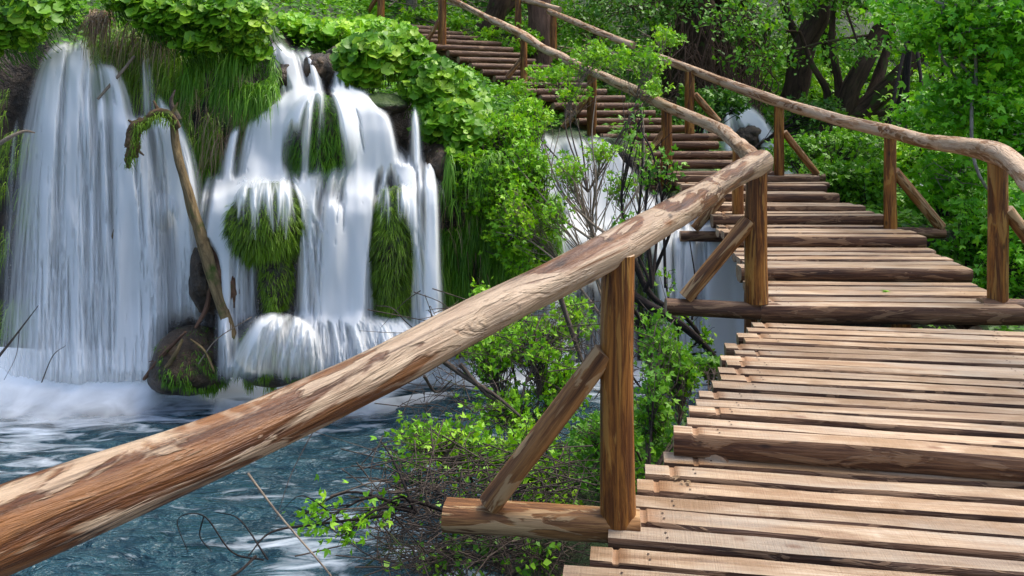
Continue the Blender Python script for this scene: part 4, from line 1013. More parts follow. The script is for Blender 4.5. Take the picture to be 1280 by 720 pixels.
# ---------------------------------------------------------------- plants
def bush(name, label, cat, base, blobs, leaf, size, lm, tips=60, per=7, r0=.02, tm='twig', group=None, up=.5, twig_part='stem', crown_part='foliage', wood_only=0, spread=.10, limb_pts=None, clear=0.0, gap=-.25, gs=1.6, sides=5):
    """stem and branches from base to leaf tufts that fill the blobs (px, py, depth, rx, ry(depth), rz in metres)"""
    base = np.asarray(base, float)
    t = thing(name, label, cat, base, group)
    ms, mf = MB(), MB()
    PP, DD, UU = [], [], []
    for bi, bl in enumerate(blobs):
        c = P(bl[0], bl[1], bl[2]); rad = np.array(bl[3:6]); w = bl[6] if len(bl) > 6 else 1.0
        mid = lerp(base, c, .5) + RNG.normal(0, .08, 3) * np.linalg.norm(c - base) + np.array([0, 0, .06])
        limb = catmull([base, mid, c], 14)
        tube(ms, limb, [r0, r0 * .7, r0 * .4], sides, 12, .1, cap=False, seed=bi)
        nt_ = int(tips * w)
        dirs = norm(RNG.normal(size=(nt_ * 2, 3))) * (RNG.random((nt_ * 2, 1)) ** .45)
        tp = c + dirs * rad
        keep = vnoise(tp * gs / max(.3, rad.mean()) + bi * 7) > gap
        tp = tp[keep][:nt_]
        for k, p in enumerate(tp):
            j = RNG.integers(6, 14); s = limb[j]
            m_ = lerp(s, p, .55) + RNG.normal(0, .12, 3) * np.linalg.norm(p - s) * .8
            cc = catmull([s, m_, p], 6)
            if k % 2 == 0 or bl[2] < 9: tube(ms, cc, [r0 * .28, r0 * .12], 4, 6, 0, cap=False, seed=k)
            tg = norm(p - m_)
            if wood_only and RNG.random() < wood_only: continue
            n = max(2, int(per * RNG.uniform(.6, 1.3)))
            q = p - tg * RNG.uniform(0, spread, (n, 1)) * 1.2 + RNG.normal(0, spread * .28, (n, 3))
            dl = norm(tg * .5 + norm(RNG.normal(size=(n, 3))) * .9 + np.array([0, -.05, .02]))
            PP.append(q); DD.append(dl); UU.append(np.array([0, -.25, up]) + RNG.normal(0, .42, (n, 3)))
    ms.build(twig_part, M[tm], t)
    if PP:
        pos = np.concatenate(PP); leaves(mf, leaf, pos, np.concatenate(DD), np.concatenate(UU), size * RNG.uniform(.6, 1.2, len(pos)))
        mf.build(crown_part, M[lm], t)
    return t
def butterbur(label, blobs, n, size=.17, base=None, lm='leaf_butter', group='butterbur clumps on the bank'):
    """round leaves on thin stalks"""
    b0 = P(*blobs[0][:3]); b0 = b0 - np.array([0, -.1, blobs[0][5]]) if base is None else base
    t = thing('butterbur_clump', label, 'plant', b0, group)
    ms, mf = MB(), MB()
    for bl in blobs:
        c = P(*bl[:3]); rad = np.array(bl[3:6]); k = int(n * (bl[6] if len(bl) > 6 else 1))
        d = norm(RNG.normal(size=(k, 3))); d[:, 1] = -abs(d[:, 1]); d = d * (RNG.random((k, 1)) ** .35)
        p = c + d * rad
        upv = norm(np.stack([RNG.normal(0, .55, k) + d[:, 0] * .3, -RNG.uniform(.1, 1.0, k), RNG.uniform(.25, 1.0, k)], -1))
        dr = np.stack([RNG.normal(0, .6, k), -RNG.uniform(.3, 1, k), -RNG.uniform(.2, .9, k)], -1)
        leaves(mf, LEAF_ROUND, p, dr, upv, size * RNG.uniform(.30, 1.2, k))
        for q in p[::2]:
            s = q + np.array([RNG.normal(0, .04), .12 + RNG.random() * .1, -.18])
            tube(ms, [q, lerp(q, s, .5) + np.array([0, 0, -.03]), s], [.003, .004], 4, 5, 0, cap=False)
    ms.build('stems', M['grass'], t) if ms.n else None; mf.build('foliage', M[lm], t)
butterbur('butterbur leaves overhanging the cliff in the upper left corner', [(25, 20, 7.2, .42, .25, .28), (-25, 45, 7.1, .3, .25, .25, .8), (60, 5, 7.5, .35, .3, .18, .8)], 270, .115)
butterbur('dense butterbur mat over the cliff between the left and the stepped waterfall', [(290, 25, 7.5, .42, .3, .25, 1.2), (225, 20, 7.5, .45, .3, .24, 1.2), (255, 52, 7.5, .3, .25, .13, .6), (315, 60, 7.6, .16, .2, .15, .4), (180, 0, 7.6, .4, .3, .12, .7)], 420, .10)
butterbur('small leaved butterbur patch hanging under the leaves of the upper left corner', [(32, 52, 7.5, .2, .2, .08), (15, 10, 7.6, .5, .2, .2)], 60, .10)
butterbur('bright butterbur row behind the lip of the stepped waterfall', [(370, 35, 9.3, .3, .5, .16), (420, 42, 9.2, .4, .5, .16), (470, 38, 9.6, .5, .5, .15)], 420, .11, lm='leaf_bright')  # brighter leaf colour here stands in for the warm glow on this row
butterbur('tall butterbur clump right of the upper chutes', [(465, 70, 8.1, .38, .35, .26), (500, 60, 8.3, .35, .35, .22, .8), (450, 95, 8.0, .2, .2, .1, .3)], 330, .125)
butterbur('large butterbur clump below the wooden steps', [(545, 105, 8.1, .4, .35, .28), (560, 150, 7.9, .35, .3, .25), (582, 128, 8.2, .24, .3, .2, .5)], 340, .12)
butterbur('butterbur patch in shade above the hanging grass', [(570, 190, 7.7, .25, .2, .12), (590, 165, 7.8, .3, .25, .15)], 90, .12)

# --- shrubs on the middle bank
bush('leafy_shrub', 'bright leafy shrub covering the bank left of the lower wooden steps', 'shrub', P(650, 330, 7.6) + np.array([0, .2, -.2]), [(630, 172, 7.9, .40, .4, .30, 1.1), (610, 225, 7.5, .36, .35, .36), (655, 225, 7.3, .26, .35, .45, 1), (665, 140, 8.3, .22, .4, .18, .4), (650, 300, 7.2, .35, .3, .35, .7)], LEAF_LOBED, .050, 'leaf_bright', 270, 9, .02, 'twig', up=.6)
bush('leafy_shrub', 'bright shrub growing over the middle of the steps in front of the second handrail log', 'shrub', P(735, 240, 8.7), [(640, 108, 9.8, .34, .3, .12, .5), (690, 88, 9.5, .38, .35, .14, .7), (748, 66, 9.6, .42, .35, .18, .9), (805, 72, 9.4, .38, .35, .20, .8), (820, 108, 9.0, .22, .25, .10, .25), (835, 45, 10, .22, .3, .16, .5), (715, 112, 9.2, .3, .25, .12, .3)], LEAF_LOBED, .046, 'leaf_bright', 95, 9, .011, 'twig')
bush('leafy_shrub', 'sparse shrub with thin grey stems in front of the fall under the steps', 'shrub', P(770, 420, 7.0), [(752, 185, 7.4, .22, .25, .10, .5), (705, 215, 7.2, .18, .25, .22, .7), (778, 228, 7.3, .20, .25, .14, .5), (690, 262, 7, .2, .25, .2, .5), (640, 270, 6.9, .2, .2, .3, .9), (800, 185, 7.3, .14, .2, .08, .25)], LEAF_LOBED, .042, 'leaf_bright', 70, 7, .016, 'twig_pale')
bush('leafy_shrub', 'dark stemmed shrub rising beside the second post below the steps', 'shrub', P(815, 360, 5.9), [(812, 210, 6.1, .12, .12, .12, .5), (835, 205, 6.1, .15, .15, .16, .6), (800, 150, 6.3, .14, .1, .14, .4), (790, 275, 6.0, .16, .15, .10, .5)], LEAF_LOBED, .045, 'leaf_mid', 26, 6, .014, 'twig_dark')
# --- tangle below the near rail
bush('leafy_shrub', 'leafy shrub on the mud bank behind the first post', 'shrub', P(650, 560, 4.9), [(610, 440, 5.4, .3, .3, .16), (670, 420, 5.3, .3, .3, .2), (705, 470, 5.2, .22, .3, .25), (640, 510, 5.0, .35, .3, .16, .8), (720, 390, 5.6, .16, .2, .2, .5), (600, 360, 6.0, .08, .08, .06, .12)], LEAF_LOBED, .038, 'leaf_bright', 170, 7, .012, 'twig', wood_only=.25)
bush('leafy_shrub', 'low leafy tangle between the slanting brace and the pool', 'shrub', P(600, 640, 4.2), [(560, 555, 4.3, .32, .35, .14), (620, 590, 4.2, .35, .3, .16), (520, 545, 4.5, .22, .3, .12, .6), (660, 560, 4.3, .25, .25, .18), (690, 610, 4.0, .2, .2, .16, .6)], LEAF_LOBED, .036, 'leaf_bright', 170, 6, .010, 'twig', wood_only=.4)
bush('leafy_shrub', 'leafy shrub filling the corner between the first post and the planks', 'shrub', P(810, 600, 4.2), [(815, 500, 4.5, .10, .25, .28), (825, 430, 5.0, .12, .2, .2, .7), (750, 560, 4.1, .22, .25, .22, .8), (850, 460, 4.9, .12, .2, .14, .8), (885, 455, 5.2, .10, .15, .06, .4)], LEAF_LOBED, .036, 'leaf_mid', 170, 7, .010, 'twig', wood_only=.2)
bush('leafy_shrub', 'bare brown twig thicket under the cross beam of the first post', 'shrub', P(640, 720, 3.6), [(620, 680, 3.7, .3, .25, .14), (560, 650, 3.9, .25, .2, .14), (680, 700, 3.5, .2, .2, .12), (500, 600, 4.3, .2, .2, .14), (540, 700, 3.7, .25, .2, .12)], LEAF_BROAD, .035, 'leaf_mid', 90, 5, .010, 'twig', wood_only=.7)
bush('leafy_shrub', 'tufts of young leaves on a dark twig hanging over the pool', 'shrub', P(520, 640, 3.5), [(400, 655, 3.3, .10, .08, .05, .5), (432, 668, 3.3, .10, .08, .05, .5), (375, 645, 3.4, .05, .05, .04, .2), (475, 550, 4.0, .05, .05, .1, .25), (465, 640, 3.4, .08, .06, .04, .3)], LEAF_LOBED, .034, 'leaf_bright', 22, 6, .008, 'twig_dark')
bush('leafy_shrub', 'slender shrub with few leaves by the near fall and the second cross beam', 'shrub', P(850, 460, 6.0), [(850, 395, 6.0, .2, .15, .12, .6), (830, 345, 6.2, .15, .15, .12, .4), (880, 420, 5.9, .12, .1, .1, .5), (790, 400, 6.2, .1, .1, .2, .5)], LEAF_LOBED, .04, 'leaf_bright', 30, 5, .010, 'twig_dark')
def twigs(name, label, m, paths, cat='branch', group=None):
    t = thing(name, label, cat, P(*paths[0][0][0]), group)
    for i, (pts, r) in enumerate(paths):
        mb = MB(); tube(mb, [P(*p) for p in pts], [r, r * .75, r * .4], 6, 30, .12, seed=i, nscale=4); mb.build('branch', M[m], t)
twigs('bare_branch', 'thick dark bare branches curving in front of the fall below the second cross beam', 'twig_dark', [
    ([(770, 350, 6.0), (800, 375, 5.9), (850, 405, 5.85), (888, 440, 5.8), (905, 470, 5.7)], .04),
    ([(790, 320, 6.2), (815, 370, 6.1), (860, 400, 6.0), (890, 445, 5.9)], .026),
    ([(805, 365, 6.1), (822, 330, 6.1), (838, 290, 6.1), (845, 262, 6.1)], .018),
    ([(790, 385, 6.0), (820, 425, 6.0), (850, 442, 6.0), (895, 440, 5.8)], .016),
    ([(795, 400, 6.0), (815, 455, 6.0), (835, 470, 5.9), (880, 470, 5.7)], .014),
    ([(865, 400, 5.95), (870, 360, 6.0), (862, 300, 6.1)], .010), ([(800, 440, 6.0), (840, 450, 6.0), (880, 462, 5.9)], .008),
    ([(770, 430, 6.0), (790, 470, 5.8), (830, 520, 5.5)], .012)])
twigs('bare_branch', 'tall thin dark stems crossing the wooden steps left of the bend in the rail', 'twig_dark', [
    ([(790, 330, 6.6), (798, 270, 6.7), (803, 200, 6.8), (800, 120, 7.0)], .014), ([(832, 360, 6.4), (828, 260, 6.5), (815, 190, 6.6), (790, 150, 6.8)], .013),
    ([(798, 270, 6.7), (785, 240, 6.8), (770, 215, 6.8)], .006), ([(800, 220, 6.8), (815, 190, 6.8), (840, 165, 6.8)], .006)])
twigs('bare_branch', 'pale grey stems fanning out over the fall left of the thin dark stems', 'twig_pale', [
    ([(770, 300, 6.9), (735, 275, 7.0), (700, 235, 7.1), (680, 180, 7.2)], .014), ([(740, 300, 6.9), (700, 270, 7.0), (665, 230, 7.1), (640, 200, 7.2)], .012),
    ([(745, 290, 6.9), (745, 230, 7.0), (740, 170, 7.1), (745, 120, 7.2)], .010), ([(720, 265, 7.0), (690, 220, 7.1), (700, 160, 7.2)], .008),
    ([(760, 290, 6.9), (800, 230, 7.0), (805, 170, 7.1), (800, 120, 7.2)], .009), ([(700, 330, 6.8), (660, 300, 6.9), (620, 290, 7.0)], .008)])
twigs('bare_branch', 'grey fallen branch lying under the thick foreground rail', 'twig', [
    ([(540, 440, 4.8), (580, 470, 4.8), (620, 495, 4.8), (650, 520, 4.7)], .018), ([(575, 455, 4.8), (605, 490, 4.8), (618, 500, 4.8)], .014), ([(700, 370, 5.4), (720, 430, 5.3), (735, 470, 5.2)], .022),
    ([(530, 470, 4.7), (545, 490, 4.8), (565, 475, 4.8)], .01)])
twigs('bare_branch', 'thin black twig curling over the pool at the bottom of the picture', 'twig_dark', [
    ([(480, 645, 3.4), (400, 655, 3.3), (340, 665, 3.2), (310, 695, 3.1)], .006), ([(330, 700, 3.1), (290, 690, 3.1), (255, 645, 3.1), (222, 650, 3.1), (235, 690, 3.1)], .0035),
    ([(320, 695, 3.1), (290, 720, 3.0), (240, 735, 3.0)], .006), ([(335, 700, 3.1), (300, 650, 3.15), (270, 640, 3.2)], .0035), ([(430, 655, 3.4), (380, 620, 3.4), (350, 640, 3.4)], .003), ([(500, 430, 4.6), (420, 500, 4.0), (370, 580, 3.6), (345, 650, 3.3)], .004),
    ([(255, 645, 3.1), (250, 670, 3.1), (265, 690, 3.1)], .003), ([(560, 640, 3.6), (500, 625, 3.5), (440, 650, 3.4)], .008)])
twigs('bare_branch', 'straight pale stick slanting over the pool right of the black twig', 'twig_pale', [([(310, 592, 3.3), (350, 645, 3.2), (410, 715, 3.05), (430, 745, 3.0)], .005)])
mb = MB()
for k in range(900):
    c = P(RNG.uniform(470, 720), RNG.uniform(560, 715), RNG.uniform(3.4, 4.6)); d = RNG.normal(size=3) * np.array([.16, .12, .07])
    if k > 640: c = P(RNG.uniform(500, 830), RNG.uniform(380, 560), RNG.uniform(4.6, 6.2))
    tube(mb, [c - d, c + RNG.normal(0, .03, 3), c + d + np.array([0, 0, -.02])], [.0035, .0025, .001], 4, 8, 0, cap=False, seed=k)
tag(mb.build('brushwood', M['twig'], origin=(0, 0, 0)), 'dense tangle of thin dry twigs on the bank under the railing', 'brushwood', kind='stuff')

# --- ground cover
def cover(n, xr, yr, size, m, tmpl, name, label, hmin=.15, cat='ground cover'):
    x = RNG.uniform(*xr, n); y = RNG.uniform(*yr, n); z = ground(x, y)
    k = z > hmin
    gx = (ground(x + .05, y) - z) / .05; gy = (ground(x, y + .05) - z) / .05
    k &= (np.hypot(gx, gy) < 1.6)
    wet = ((x > .2) & (x < 3.0) & (y > 7.6) & (y < 9.9)) | ((x < -1.8) & (x > -2.6) & (y < 8.6))
    k &= ~wet
    cl = vnoise(np.stack([x * 1.2, y * 1.2, 0 * x], -1)); k &= cl > -.5
    x, y, z = x[k], y[k], z[k]; N_ = len(x)
    p = np.stack([x, y, z + .02 + .16 * RNG.random(N_) * (1 + cl[k])], -1)
    mb = MB(); d = RNG.normal(size=(N_, 3)); d[:, 2] = abs(d[:, 2]) * .4
    leaves(mb, tmpl, p, d, np.array([0, -.3, 1]) + RNG.normal(0, .4, (N_, 3)), size * RNG.uniform(.6, 1.2, N_))
    return tag(mb.build(name, M[m], origin=(0, 0, 0)), label, cat, kind='stuff')
cover(60000, (-8, 7), (8, 16), .09, 'leaf_mid', LEAF_CHEAP, 'undergrowth', 'low green undergrowth covering the forest floor')
cover(70000, (-14, 16), (15, 27), .22, 'leaf_mid', LEAF_CHEAP, 'undergrowth', 'bushy undergrowth covering the wooded slope behind', cat='ground cover')
cover(16000, (-.4, 2.2), (2.9, 6), .05, 'leaf_mid', LEAF_CHEAP, 'bank_herbs', 'small herbs on the mud bank below the boardwalk', .0)
cover(26000, (3.0, 9), (4, 13), .07, 'leaf_mid', LEAF_CHEAP, 'bank_herbs', 'herbs and grass on the bank right of the boardwalk', .1)

# --- right side shrubs
bush('leafy_shrub', 'dense low shrub between the steps and the post in the middle of the right railing', 'shrub', P(1060, 300, 9.3), [(1050, 190, 10.2, .6, .5, .3), (1040, 225, 9.6, .45, .4, .3), (1085, 235, 9.4, .35, .35, .35), (1000, 190, 10.6, .5, .4, .3, .6)], LEAF_LOBED, .07, 'leaf_mid', 200, 7, .02, 'twig_dark')
bush('leafy_shrub', 'bright yellow green shrub behind the right railing, left of its middle post', 'shrub', P(1060, 240, 12), [(1060, 215, 11.6, .3, .3, .2), (1040, 110, 16, .8, .6, .5, .5), (1130, 110, 15.5, .7, .6, .5)], LEAF_LOBED, .09, 'leaf_bright', 130, 7, .03, 'twig_dark')
bush('leafy_shrub', 'green shrub around the white rapids behind the right railing', 'shrub', P(1200, 400, 8), [(1180, 330, 8.3, .4, .35, .3), (1230, 290, 8, .35, .35, .35), (1265, 340, 7.2, .3, .3, .35), (1150, 250, 9.5, .3, .3, .2, .5), (1175, 215, 9.5, .3, .3, .25, .6), (1215, 370, 7.2, .3, .3, .15, .7)], LEAF_LOBED, .065, 'leaf_maple', 130, 7, .02, 'twig_dark')
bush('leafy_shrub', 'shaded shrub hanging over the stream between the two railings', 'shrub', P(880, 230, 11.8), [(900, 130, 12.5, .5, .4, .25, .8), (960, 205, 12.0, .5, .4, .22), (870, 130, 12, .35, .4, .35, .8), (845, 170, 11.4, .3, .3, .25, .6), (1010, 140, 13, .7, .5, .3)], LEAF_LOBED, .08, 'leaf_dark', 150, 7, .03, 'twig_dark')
bush('leafy_shrub', 'shrub beyond the top of the steps behind the thin handrail', 'shrub', P(560, 60, 15.5), [(580, 35, 15.5, .6, .4, .3), (520, 22, 16, .5, .4, .18, .6), (650, 50, 14.8, .45, .4, .35), (610, 52, 15, .4, .4, .25, .6)], LEAF_LOBED, .08, 'leaf_bright', 120, 7, .02, 'twig')

# --- trees
def tree(name, label, trunks, blobs, lm, leaf, size, tips, per, tm='trunk', group=None, gap=-.15, r0=.03, spread=.16):
    base = P(*trunks[0][0][0])
    t = thing(name, label, 'tree', base, group)
    for i, (pts, rad) in enumerate(trunks):
        mb = MB(); tube(mb, [P(*p) for p in pts], rad, 12, 50, .14, seed=i + base[0], nscale=2.0, bumps=.2)
        mb.build('trunk' if i == 0 else 'limb', M[tm], t)
    if not blobs: return t
    ms, mf = MB(), MB(); PP, DD, UU = [], [], []
    for bi, bl in enumerate(blobs):
        c = P(*bl[:3]); rad = np.array(bl[3:6]); w = bl[6] if len(bl) > 6 else 1
        nt_ = int(tips * w)
        d = norm(RNG.normal(size=(nt_ * 2, 3))) * (RNG.random((nt_ * 2, 1)) ** .4)
        p = c + d * rad; keep = vnoise(p * 1.5 / max(.5, rad.mean()) * 1.3 + bi) > gap; p = p[keep][:nt_]
        # branches towards the blob
        tip = P(*trunks[min(len(trunks) - 1, bi % len(trunks))][0][-1])
        tube(ms, [tip, lerp(tip, c, .6) + RNG.normal(0, .15, 3), c], [r0, r0 * .5], 6, 14, .1, cap=False)
        for q in p[::3]:
            s = c + RNG.normal(0, .25, 3) * rad
            tube(ms, [s, lerp(s, q, .5) + RNG.normal(0, .08, 3), q], [r0 * .3, r0 * .1], 4, 5, 0, cap=False)
        n = per
        q = np.repeat(p, n, 0) + RNG.normal(0, spread, (len(p) * n, 3)) * np.array([1, 1, .45])
        PP.append(q); dd = RNG.normal(size=q.shape); dd[:, 2] -= .35; DD.append(dd)
        UU.append(np.array([0, -.35, .8]) + RNG.normal(0, .4, q.shape))
    ms.build('branches', M[tm], t)
    q = np.concatenate(PP); leaves(mf, leaf, q, np.concatenate(DD), np.concatenate(UU), size * RNG.uniform(.6, 1.2, len(q)))
    mf.build('crown', M[lm], t); return t
tree('tree', 'straight brown trunk standing close behind the upper railing', [([(676, 90, 15.2), (674, 20, 15.2), (674, -60, 15.2), (672, -260, 15.2)], [.26, .22, .21, .18])], [(670, -230, 15.2, 1.8, 1.5, 1.0), (600, -200, 16, 1.5, 1.2, .8)], 'leaf_olive', LEAF_CHEAP, .12, 120, 10, 'trunk_red')
tree('tree', 'dark leaning trunk left of the straight brown trunk', [([(600, 60, 17), (618, 20, 17), (632, -30, 17), (650, -150, 17)], [.28, .22, .2, .15]), ([(614, 30, 17), (640, 5, 17.2), (665, -30, 17.4)], [.1, .09, .08])], [(560, -90, 18, 1.6, 1.4, .9), (700, -110, 18, 1.8, 1.4, .9)], 'leaf_olive', LEAF_CHEAP, .12, 140, 10)
tree('tree', 'old dark tree with low crooked limbs spreading behind the right railing', [([(1020, 200, 14), (1040, 165, 13.9), (1080, 135, 13.8), (1115, 105, 13.6), (1150, 68, 13.4), (1185, 30, 13.2)], [.25, .22, .18, .16, .12, .06]),
    ([(1050, 160, 13.9), (1062, 115, 13.8), (1082, 75, 13.8), (1098, 40, 13.9), (1130, -10, 14), (1160, -60, 14)], [.20, .16, .14, .13, .10, .07]),
    ([(1030, 170, 14), (1035, 120, 14.1), (1015, 80, 14.2), (1000, 40, 14.3)], [.10, .07, .05, .03]),
    ([(1045, 150, 14), (1048, 105, 14.1), (1040, 50, 14.2), (1045, -20, 14.3)], [.09, .07, .06, .04]),
    ([(1085, 130, 13.8), (1100, 90, 14), (1115, 40, 14.2)], [.12, .09, .06]),
    ([(1060, 150, 13.9), (1110, 140, 13.7), (1135, 125, 13.5), (1165, 128, 13.4)], [.06, .05, .04, .03]),
    ([(1150, 68, 13.4), (1172, 60, 13.2), (1210, 30, 13)], [.08, .05, .03])],
    [(1040, -5, 13.5, 1.0, .8, .25, .5), (1090, -20, 13.2, 1.2, .8, .3, .8), (930, 20, 13.2, .8, .7, .35, .4), (1075, 62, 12.8, .5, .4, .14, .16), (955, 75, 13.2, .6, .6, .25, .25), (1150, -60, 14, 1.5, 1.2, .7)], 'leaf_mid', LEAF_CHEAP, .10, 170, 9, gap=-.1)
tree('tree', 'dark twisting trunk rising behind the rail left of the crooked tree', [([(990, 130, 14.8), (998, 90, 14.8), (1006, 55, 14.8), (1020, 20, 14.8), (1028, -50, 14.8)], [.24, .22, .22, .24, .2]), ([(1004, 60, 14.8), (985, 20, 14.9), (975, -30, 15)], [.09, .07, .05])], [(1040, -90, 15, 1.6, 1.4, .7), (950, -80, 15.5, 1.5, 1.2, .7)], 'leaf_mid', LEAF_CHEAP, .10, 170, 9)
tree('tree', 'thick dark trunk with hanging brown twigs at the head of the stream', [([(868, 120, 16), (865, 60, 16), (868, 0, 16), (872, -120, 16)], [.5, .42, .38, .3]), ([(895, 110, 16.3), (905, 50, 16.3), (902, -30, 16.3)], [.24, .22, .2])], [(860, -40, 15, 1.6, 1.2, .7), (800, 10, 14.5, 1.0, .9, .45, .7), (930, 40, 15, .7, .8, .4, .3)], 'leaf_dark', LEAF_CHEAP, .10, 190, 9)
tree('tree', 'slim dark trunk behind the shrub on the steps', [([(838, 130, 17), (832, 60, 17), (835, -60, 17)], [.13, .12, .1]), ([(822, 90, 17), (815, 40, 17), (800, -20, 17)], [.06, .05, .04])], [(760, -20, 16, 1.4, 1, .6), (720, 25, 16.5, 1.2, 1, .5)], 'leaf_mid', LEAF_CHEAP, .10, 170, 9)
tree('tree', 'pale speckled trunk standing right of the crooked tree', [([(1160, 150, 15.5), (1158, 110, 15.5), (1161, 70, 15.5), (1160, -40, 15.5)], [.13, .12, .11, .09])], [(1180, -30, 15, 1.4, 1.2, .8), (1230, 60, 15.5, 1.2, 1.2, .9)], 'leaf_mid', LEAF_CHEAP, .10, 170, 9, 'trunk_pale')
tree('maple_tree', 'bright green maple filling the right edge in front of the forest', [([(1420, 420, 8.6), (1400, 200, 8.6), (1380, 0, 8.5), (1360, -160, 8.4)], [.16, .14, .12, .08]), ([(1400, 180, 8.6), (1300, 120, 8.4), (1215, 95, 8.3)], [.05, .035, .015]), ([(1390, 80, 8.5), (1280, 20, 8.4), (1180, 5, 8.4)], [.05, .035, .015]), ([(1405, 260, 8.6), (1330, 220, 8.2), (1250, 150, 8.2), (1220, 110, 8.2)], [.04, .02, .01])],
    [(1240, 60, 8.3, .55, .5, .38), (1180, 30, 8.6, .5, .5, .3), (1225, 130, 8.4, .5, .5, .35, .9), (1270, 180, 8.2, .4, .4, .35, .7), (1290, 20, 8, .5, .5, .45), (1180, 150, 9.5, .45, .5, .35, .7), (1150, 5, 9.5, .5, .5, .3, .7), (1240, -50, 8.6, .8, .6, .3), (1200, 225, 9.0, .45, .4, .35, .7), (1290, 290, 7.5, .3, .4, .5, .6)], 'leaf_maple', LEAF_LOBED, .085, 170, 9, 'trunk_pale', gap=-.35, spread=.12, r0=.02)
tree('maple_tree', 'second maple behind the right railing with yellow green leaves', [([(1120, 260, 12), (1130, 150, 12), (1140, 20, 12)], [.06, .05, .03])], [(1110, 190, 11.5, .5, .5, .35, .7), (1150, 195, 11, .5, .5, .35), (1090, 170, 12.5, .6, .5, .3, .5), (1180, 110, 12.5, .6, .5, .5)], 'leaf_bright', LEAF_LOBED, .09, 110, 8, 'twig_dark', gap=-.2)
# trees further back, each its own
BG = [(-5.6, 19, .16, 'leaning left of the top of the steps'), (-3.9, 21, .14, 'behind the far end of the railing'), (-2.4, 20, .12, 'seen above the wooden landing'), (.6, 21, .2, 'between the landing and the slim trunk'), (2.4, 23, .18, 'behind the shrub on the steps'), (4.2, 20, .2, 'deep in shade above the stream'), (6.3, 22, .16, 'behind the limbs of the crooked tree'), (8.6, 21, .18, 'behind the pale speckled trunk'), (11.5, 22, .2, 'behind the maple at the right edge'), (-8.5, 18, .2, 'above the upper left corner'), (-11.5, 20, .2, 'far left beyond the cliff'), (14.5, 19, .2, 'far right beyond the maple')]
for i, (x, y, r, where) in enumerate(BG):
    z = float(ground(np.array(x), np.array(y)))
    def q(xx, zz, yy=y): return (640 + xx / yy * F, HOR - (zz - EYE) / yy * F, yy)
    tr = [([q(x, z - .2), q(x + RNG.normal(0, .2), z + 2.5), q(x + RNG.normal(0, .4), z + 5), q(x + RNG.normal(0, .5), z + 8)], [r * 1.2, r, r * .8, r * .5])]
    bl = [(*q(x + RNG.normal(0, 1.0), z + h, y + RNG.normal(-.5, .6)), 1.6, 1.3, .9) for h in (1.6, 2.8, 4.2, 5.6, 7.2)]
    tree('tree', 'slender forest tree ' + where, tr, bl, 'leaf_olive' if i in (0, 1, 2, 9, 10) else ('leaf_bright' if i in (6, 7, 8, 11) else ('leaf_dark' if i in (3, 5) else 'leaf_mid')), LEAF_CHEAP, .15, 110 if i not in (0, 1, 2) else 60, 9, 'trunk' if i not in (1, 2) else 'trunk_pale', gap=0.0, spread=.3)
# far wood
n = 60000
x = RNG.uniform(-30, 34, n); y = RNG.uniform(25, 44, n); z = ground(x, y) + RNG.random(n) ** .8 * 9
k = vnoise(np.stack([x * .35, y * .35, z * .45], -1)) + .5 * vnoise(np.stack([x, y, z * 1.2], -1)) > -.12
p = np.stack([x, y, z], -1)[k]
mb = MB(); leaves(mb, LEAF_BROAD, p, RNG.normal(size=p.shape), np.array([0, -.4, .8]) + RNG.normal(0, .4, p.shape), .38 * RNG.uniform(.6, 1.2, len(p)))
for i in range(70):
    xx = RNG.uniform(-28, 32); yy = RNG.uniform(25, 40); zz = float(ground(np.array(xx), np.array(yy)))
    # trunks of the far wood
    q0 = np.array([xx, yy, zz - .3]); V0 = q0
    m2 = MB()
tag(mb.build('far_forest', M['leaf_olive'], origin=(0, 0, 0)), 'mass of green forest closing the view on the slope behind', 'forest', kind='stuff')
# thin grey brushwood above the landing
mb = MB()
for k in range(260):
    xx = RNG.uniform(-7.5, 3.5); yy = RNG.uniform(16.5, 19.5); zz = float(ground(np.array(xx), np.array(yy))) + RNG.uniform(.3, 2.6)
    L = RNG.uniform(.4, 1.3); a = RNG.normal(0, .5)
    d = np.array([math.cos(a), RNG.normal(0, .3), math.sin(a)]) * L
    tube(mb, [(xx, yy, zz), np.array([xx, yy, zz]) + d * .5 + RNG.normal(0, .08, 3), np.array([xx, yy, zz]) + d], [.018, .012, .004], 4, 8, 0, cap=False, seed=k)
for k in range(0): pass
tag(mb.build('brushwood', M['twig_pale'], origin=(0, 0, 0)), 'thin pale brushwood standing behind the top of the steps', 'brushwood', kind='stuff')

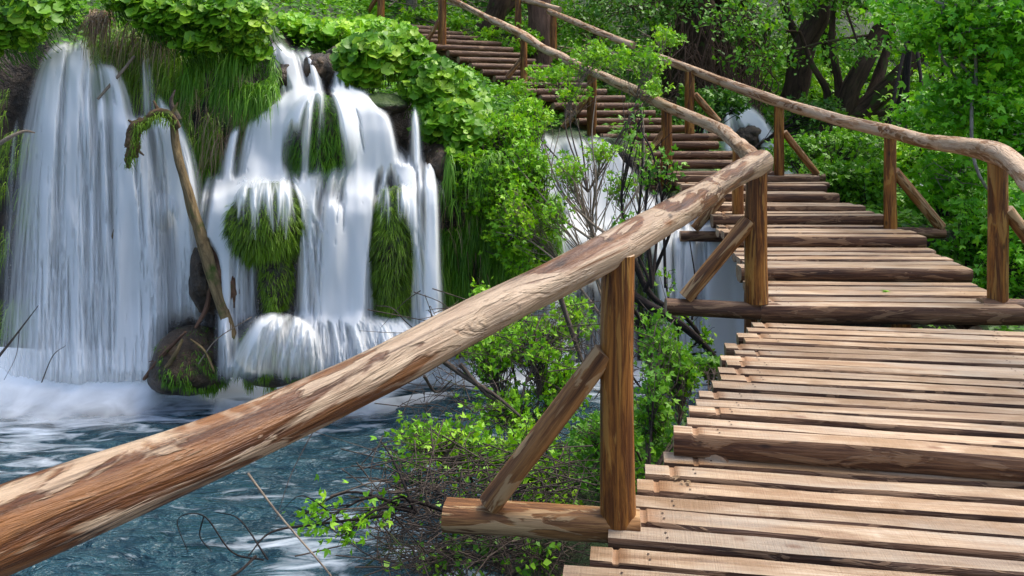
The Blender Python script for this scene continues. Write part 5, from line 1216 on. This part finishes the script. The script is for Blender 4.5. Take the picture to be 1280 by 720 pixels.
mb = MB()
for k in range(240):
    p = P(RNG.uniform(845, 960), RNG.uniform(10, 110), RNG.uniform(14.2, 15.8)); L = RNG.uniform(.4, 1.2)
    tube(mb, [p, p + np.array([RNG.normal(0, .15), 0, -L * .5]), p + np.array([RNG.normal(0, .3), RNG.normal(0, .2), -L])], [.014, .01, .004], 4, 8, 0, cap=False, seed=k)
tag(mb.build('brushwood', M['trunk_red'], origin=(0, 0, 0)), 'dead brown twigs hanging in the shade at the head of the stream', 'brushwood', kind='stuff')

# ---------------------------------------------------------------- light, sky, camera
SUN_EL, SUN_AZ = math.radians(60), math.radians(64)       # azimuth clockwise from +Y (towards the right of the picture)
w = bpy.data.worlds.new('World'); scene.world = w; w.use_nodes = True
nt = w.node_tree; bg = nt.nodes['Background']
sky = nt.nodes.new('ShaderNodeTexSky'); sky.sky_type = 'NISHITA'; sky.sun_disc = False
sky.sun_elevation = SUN_EL; sky.sun_rotation = SUN_AZ; sky.air_density = 1.0; sky.dust_density = 3.5; sky.ozone_density = 1.0
nt.links.new(sky.outputs[0], bg.inputs['Color']); bg.inputs['Strength'].default_value = .15
ld = bpy.data.lights.new('sun', 'SUN'); ld.energy = 1.5; ld.angle = math.radians(30); ld.color = (1.0, .96, .84)
lo = bpy.data.objects.new('sun', ld); COL.objects.link(lo)
from mathutils import Vector
sd = Vector((math.sin(SUN_AZ) * math.cos(SUN_EL), math.cos(SUN_AZ) * math.cos(SUN_EL), math.sin(SUN_EL)))
lo.rotation_euler = (-sd).to_track_quat('-Z', 'Y').to_euler()
cd = bpy.data.cameras.new('camera'); cam = bpy.data.objects.new('camera', cd); COL.objects.link(cam)
cam.location = (0, 0, EYE); cam.rotation_euler = (math.radians(90), 0, 0)
cd.sensor_width = 36; cd.lens = 36 * F / 1280; cd.shift_y = -(360 - HOR) / 1280
cd.clip_start = .05; cd.clip_end = 500
scene.camera = cam
scene.cycles.transparent_max_bounces = 24
scene.cycles.max_bounces = 8
scene.view_settings.view_transform = 'Standard'; scene.view_settings.look = 'None'
scene.view_settings.exposure = 1.22; scene.view_settings.gamma = 1.0; scene.view_settings.use_curve_mapping = False
for o in scene.objects:
    if '_org' in o: del o['_org']
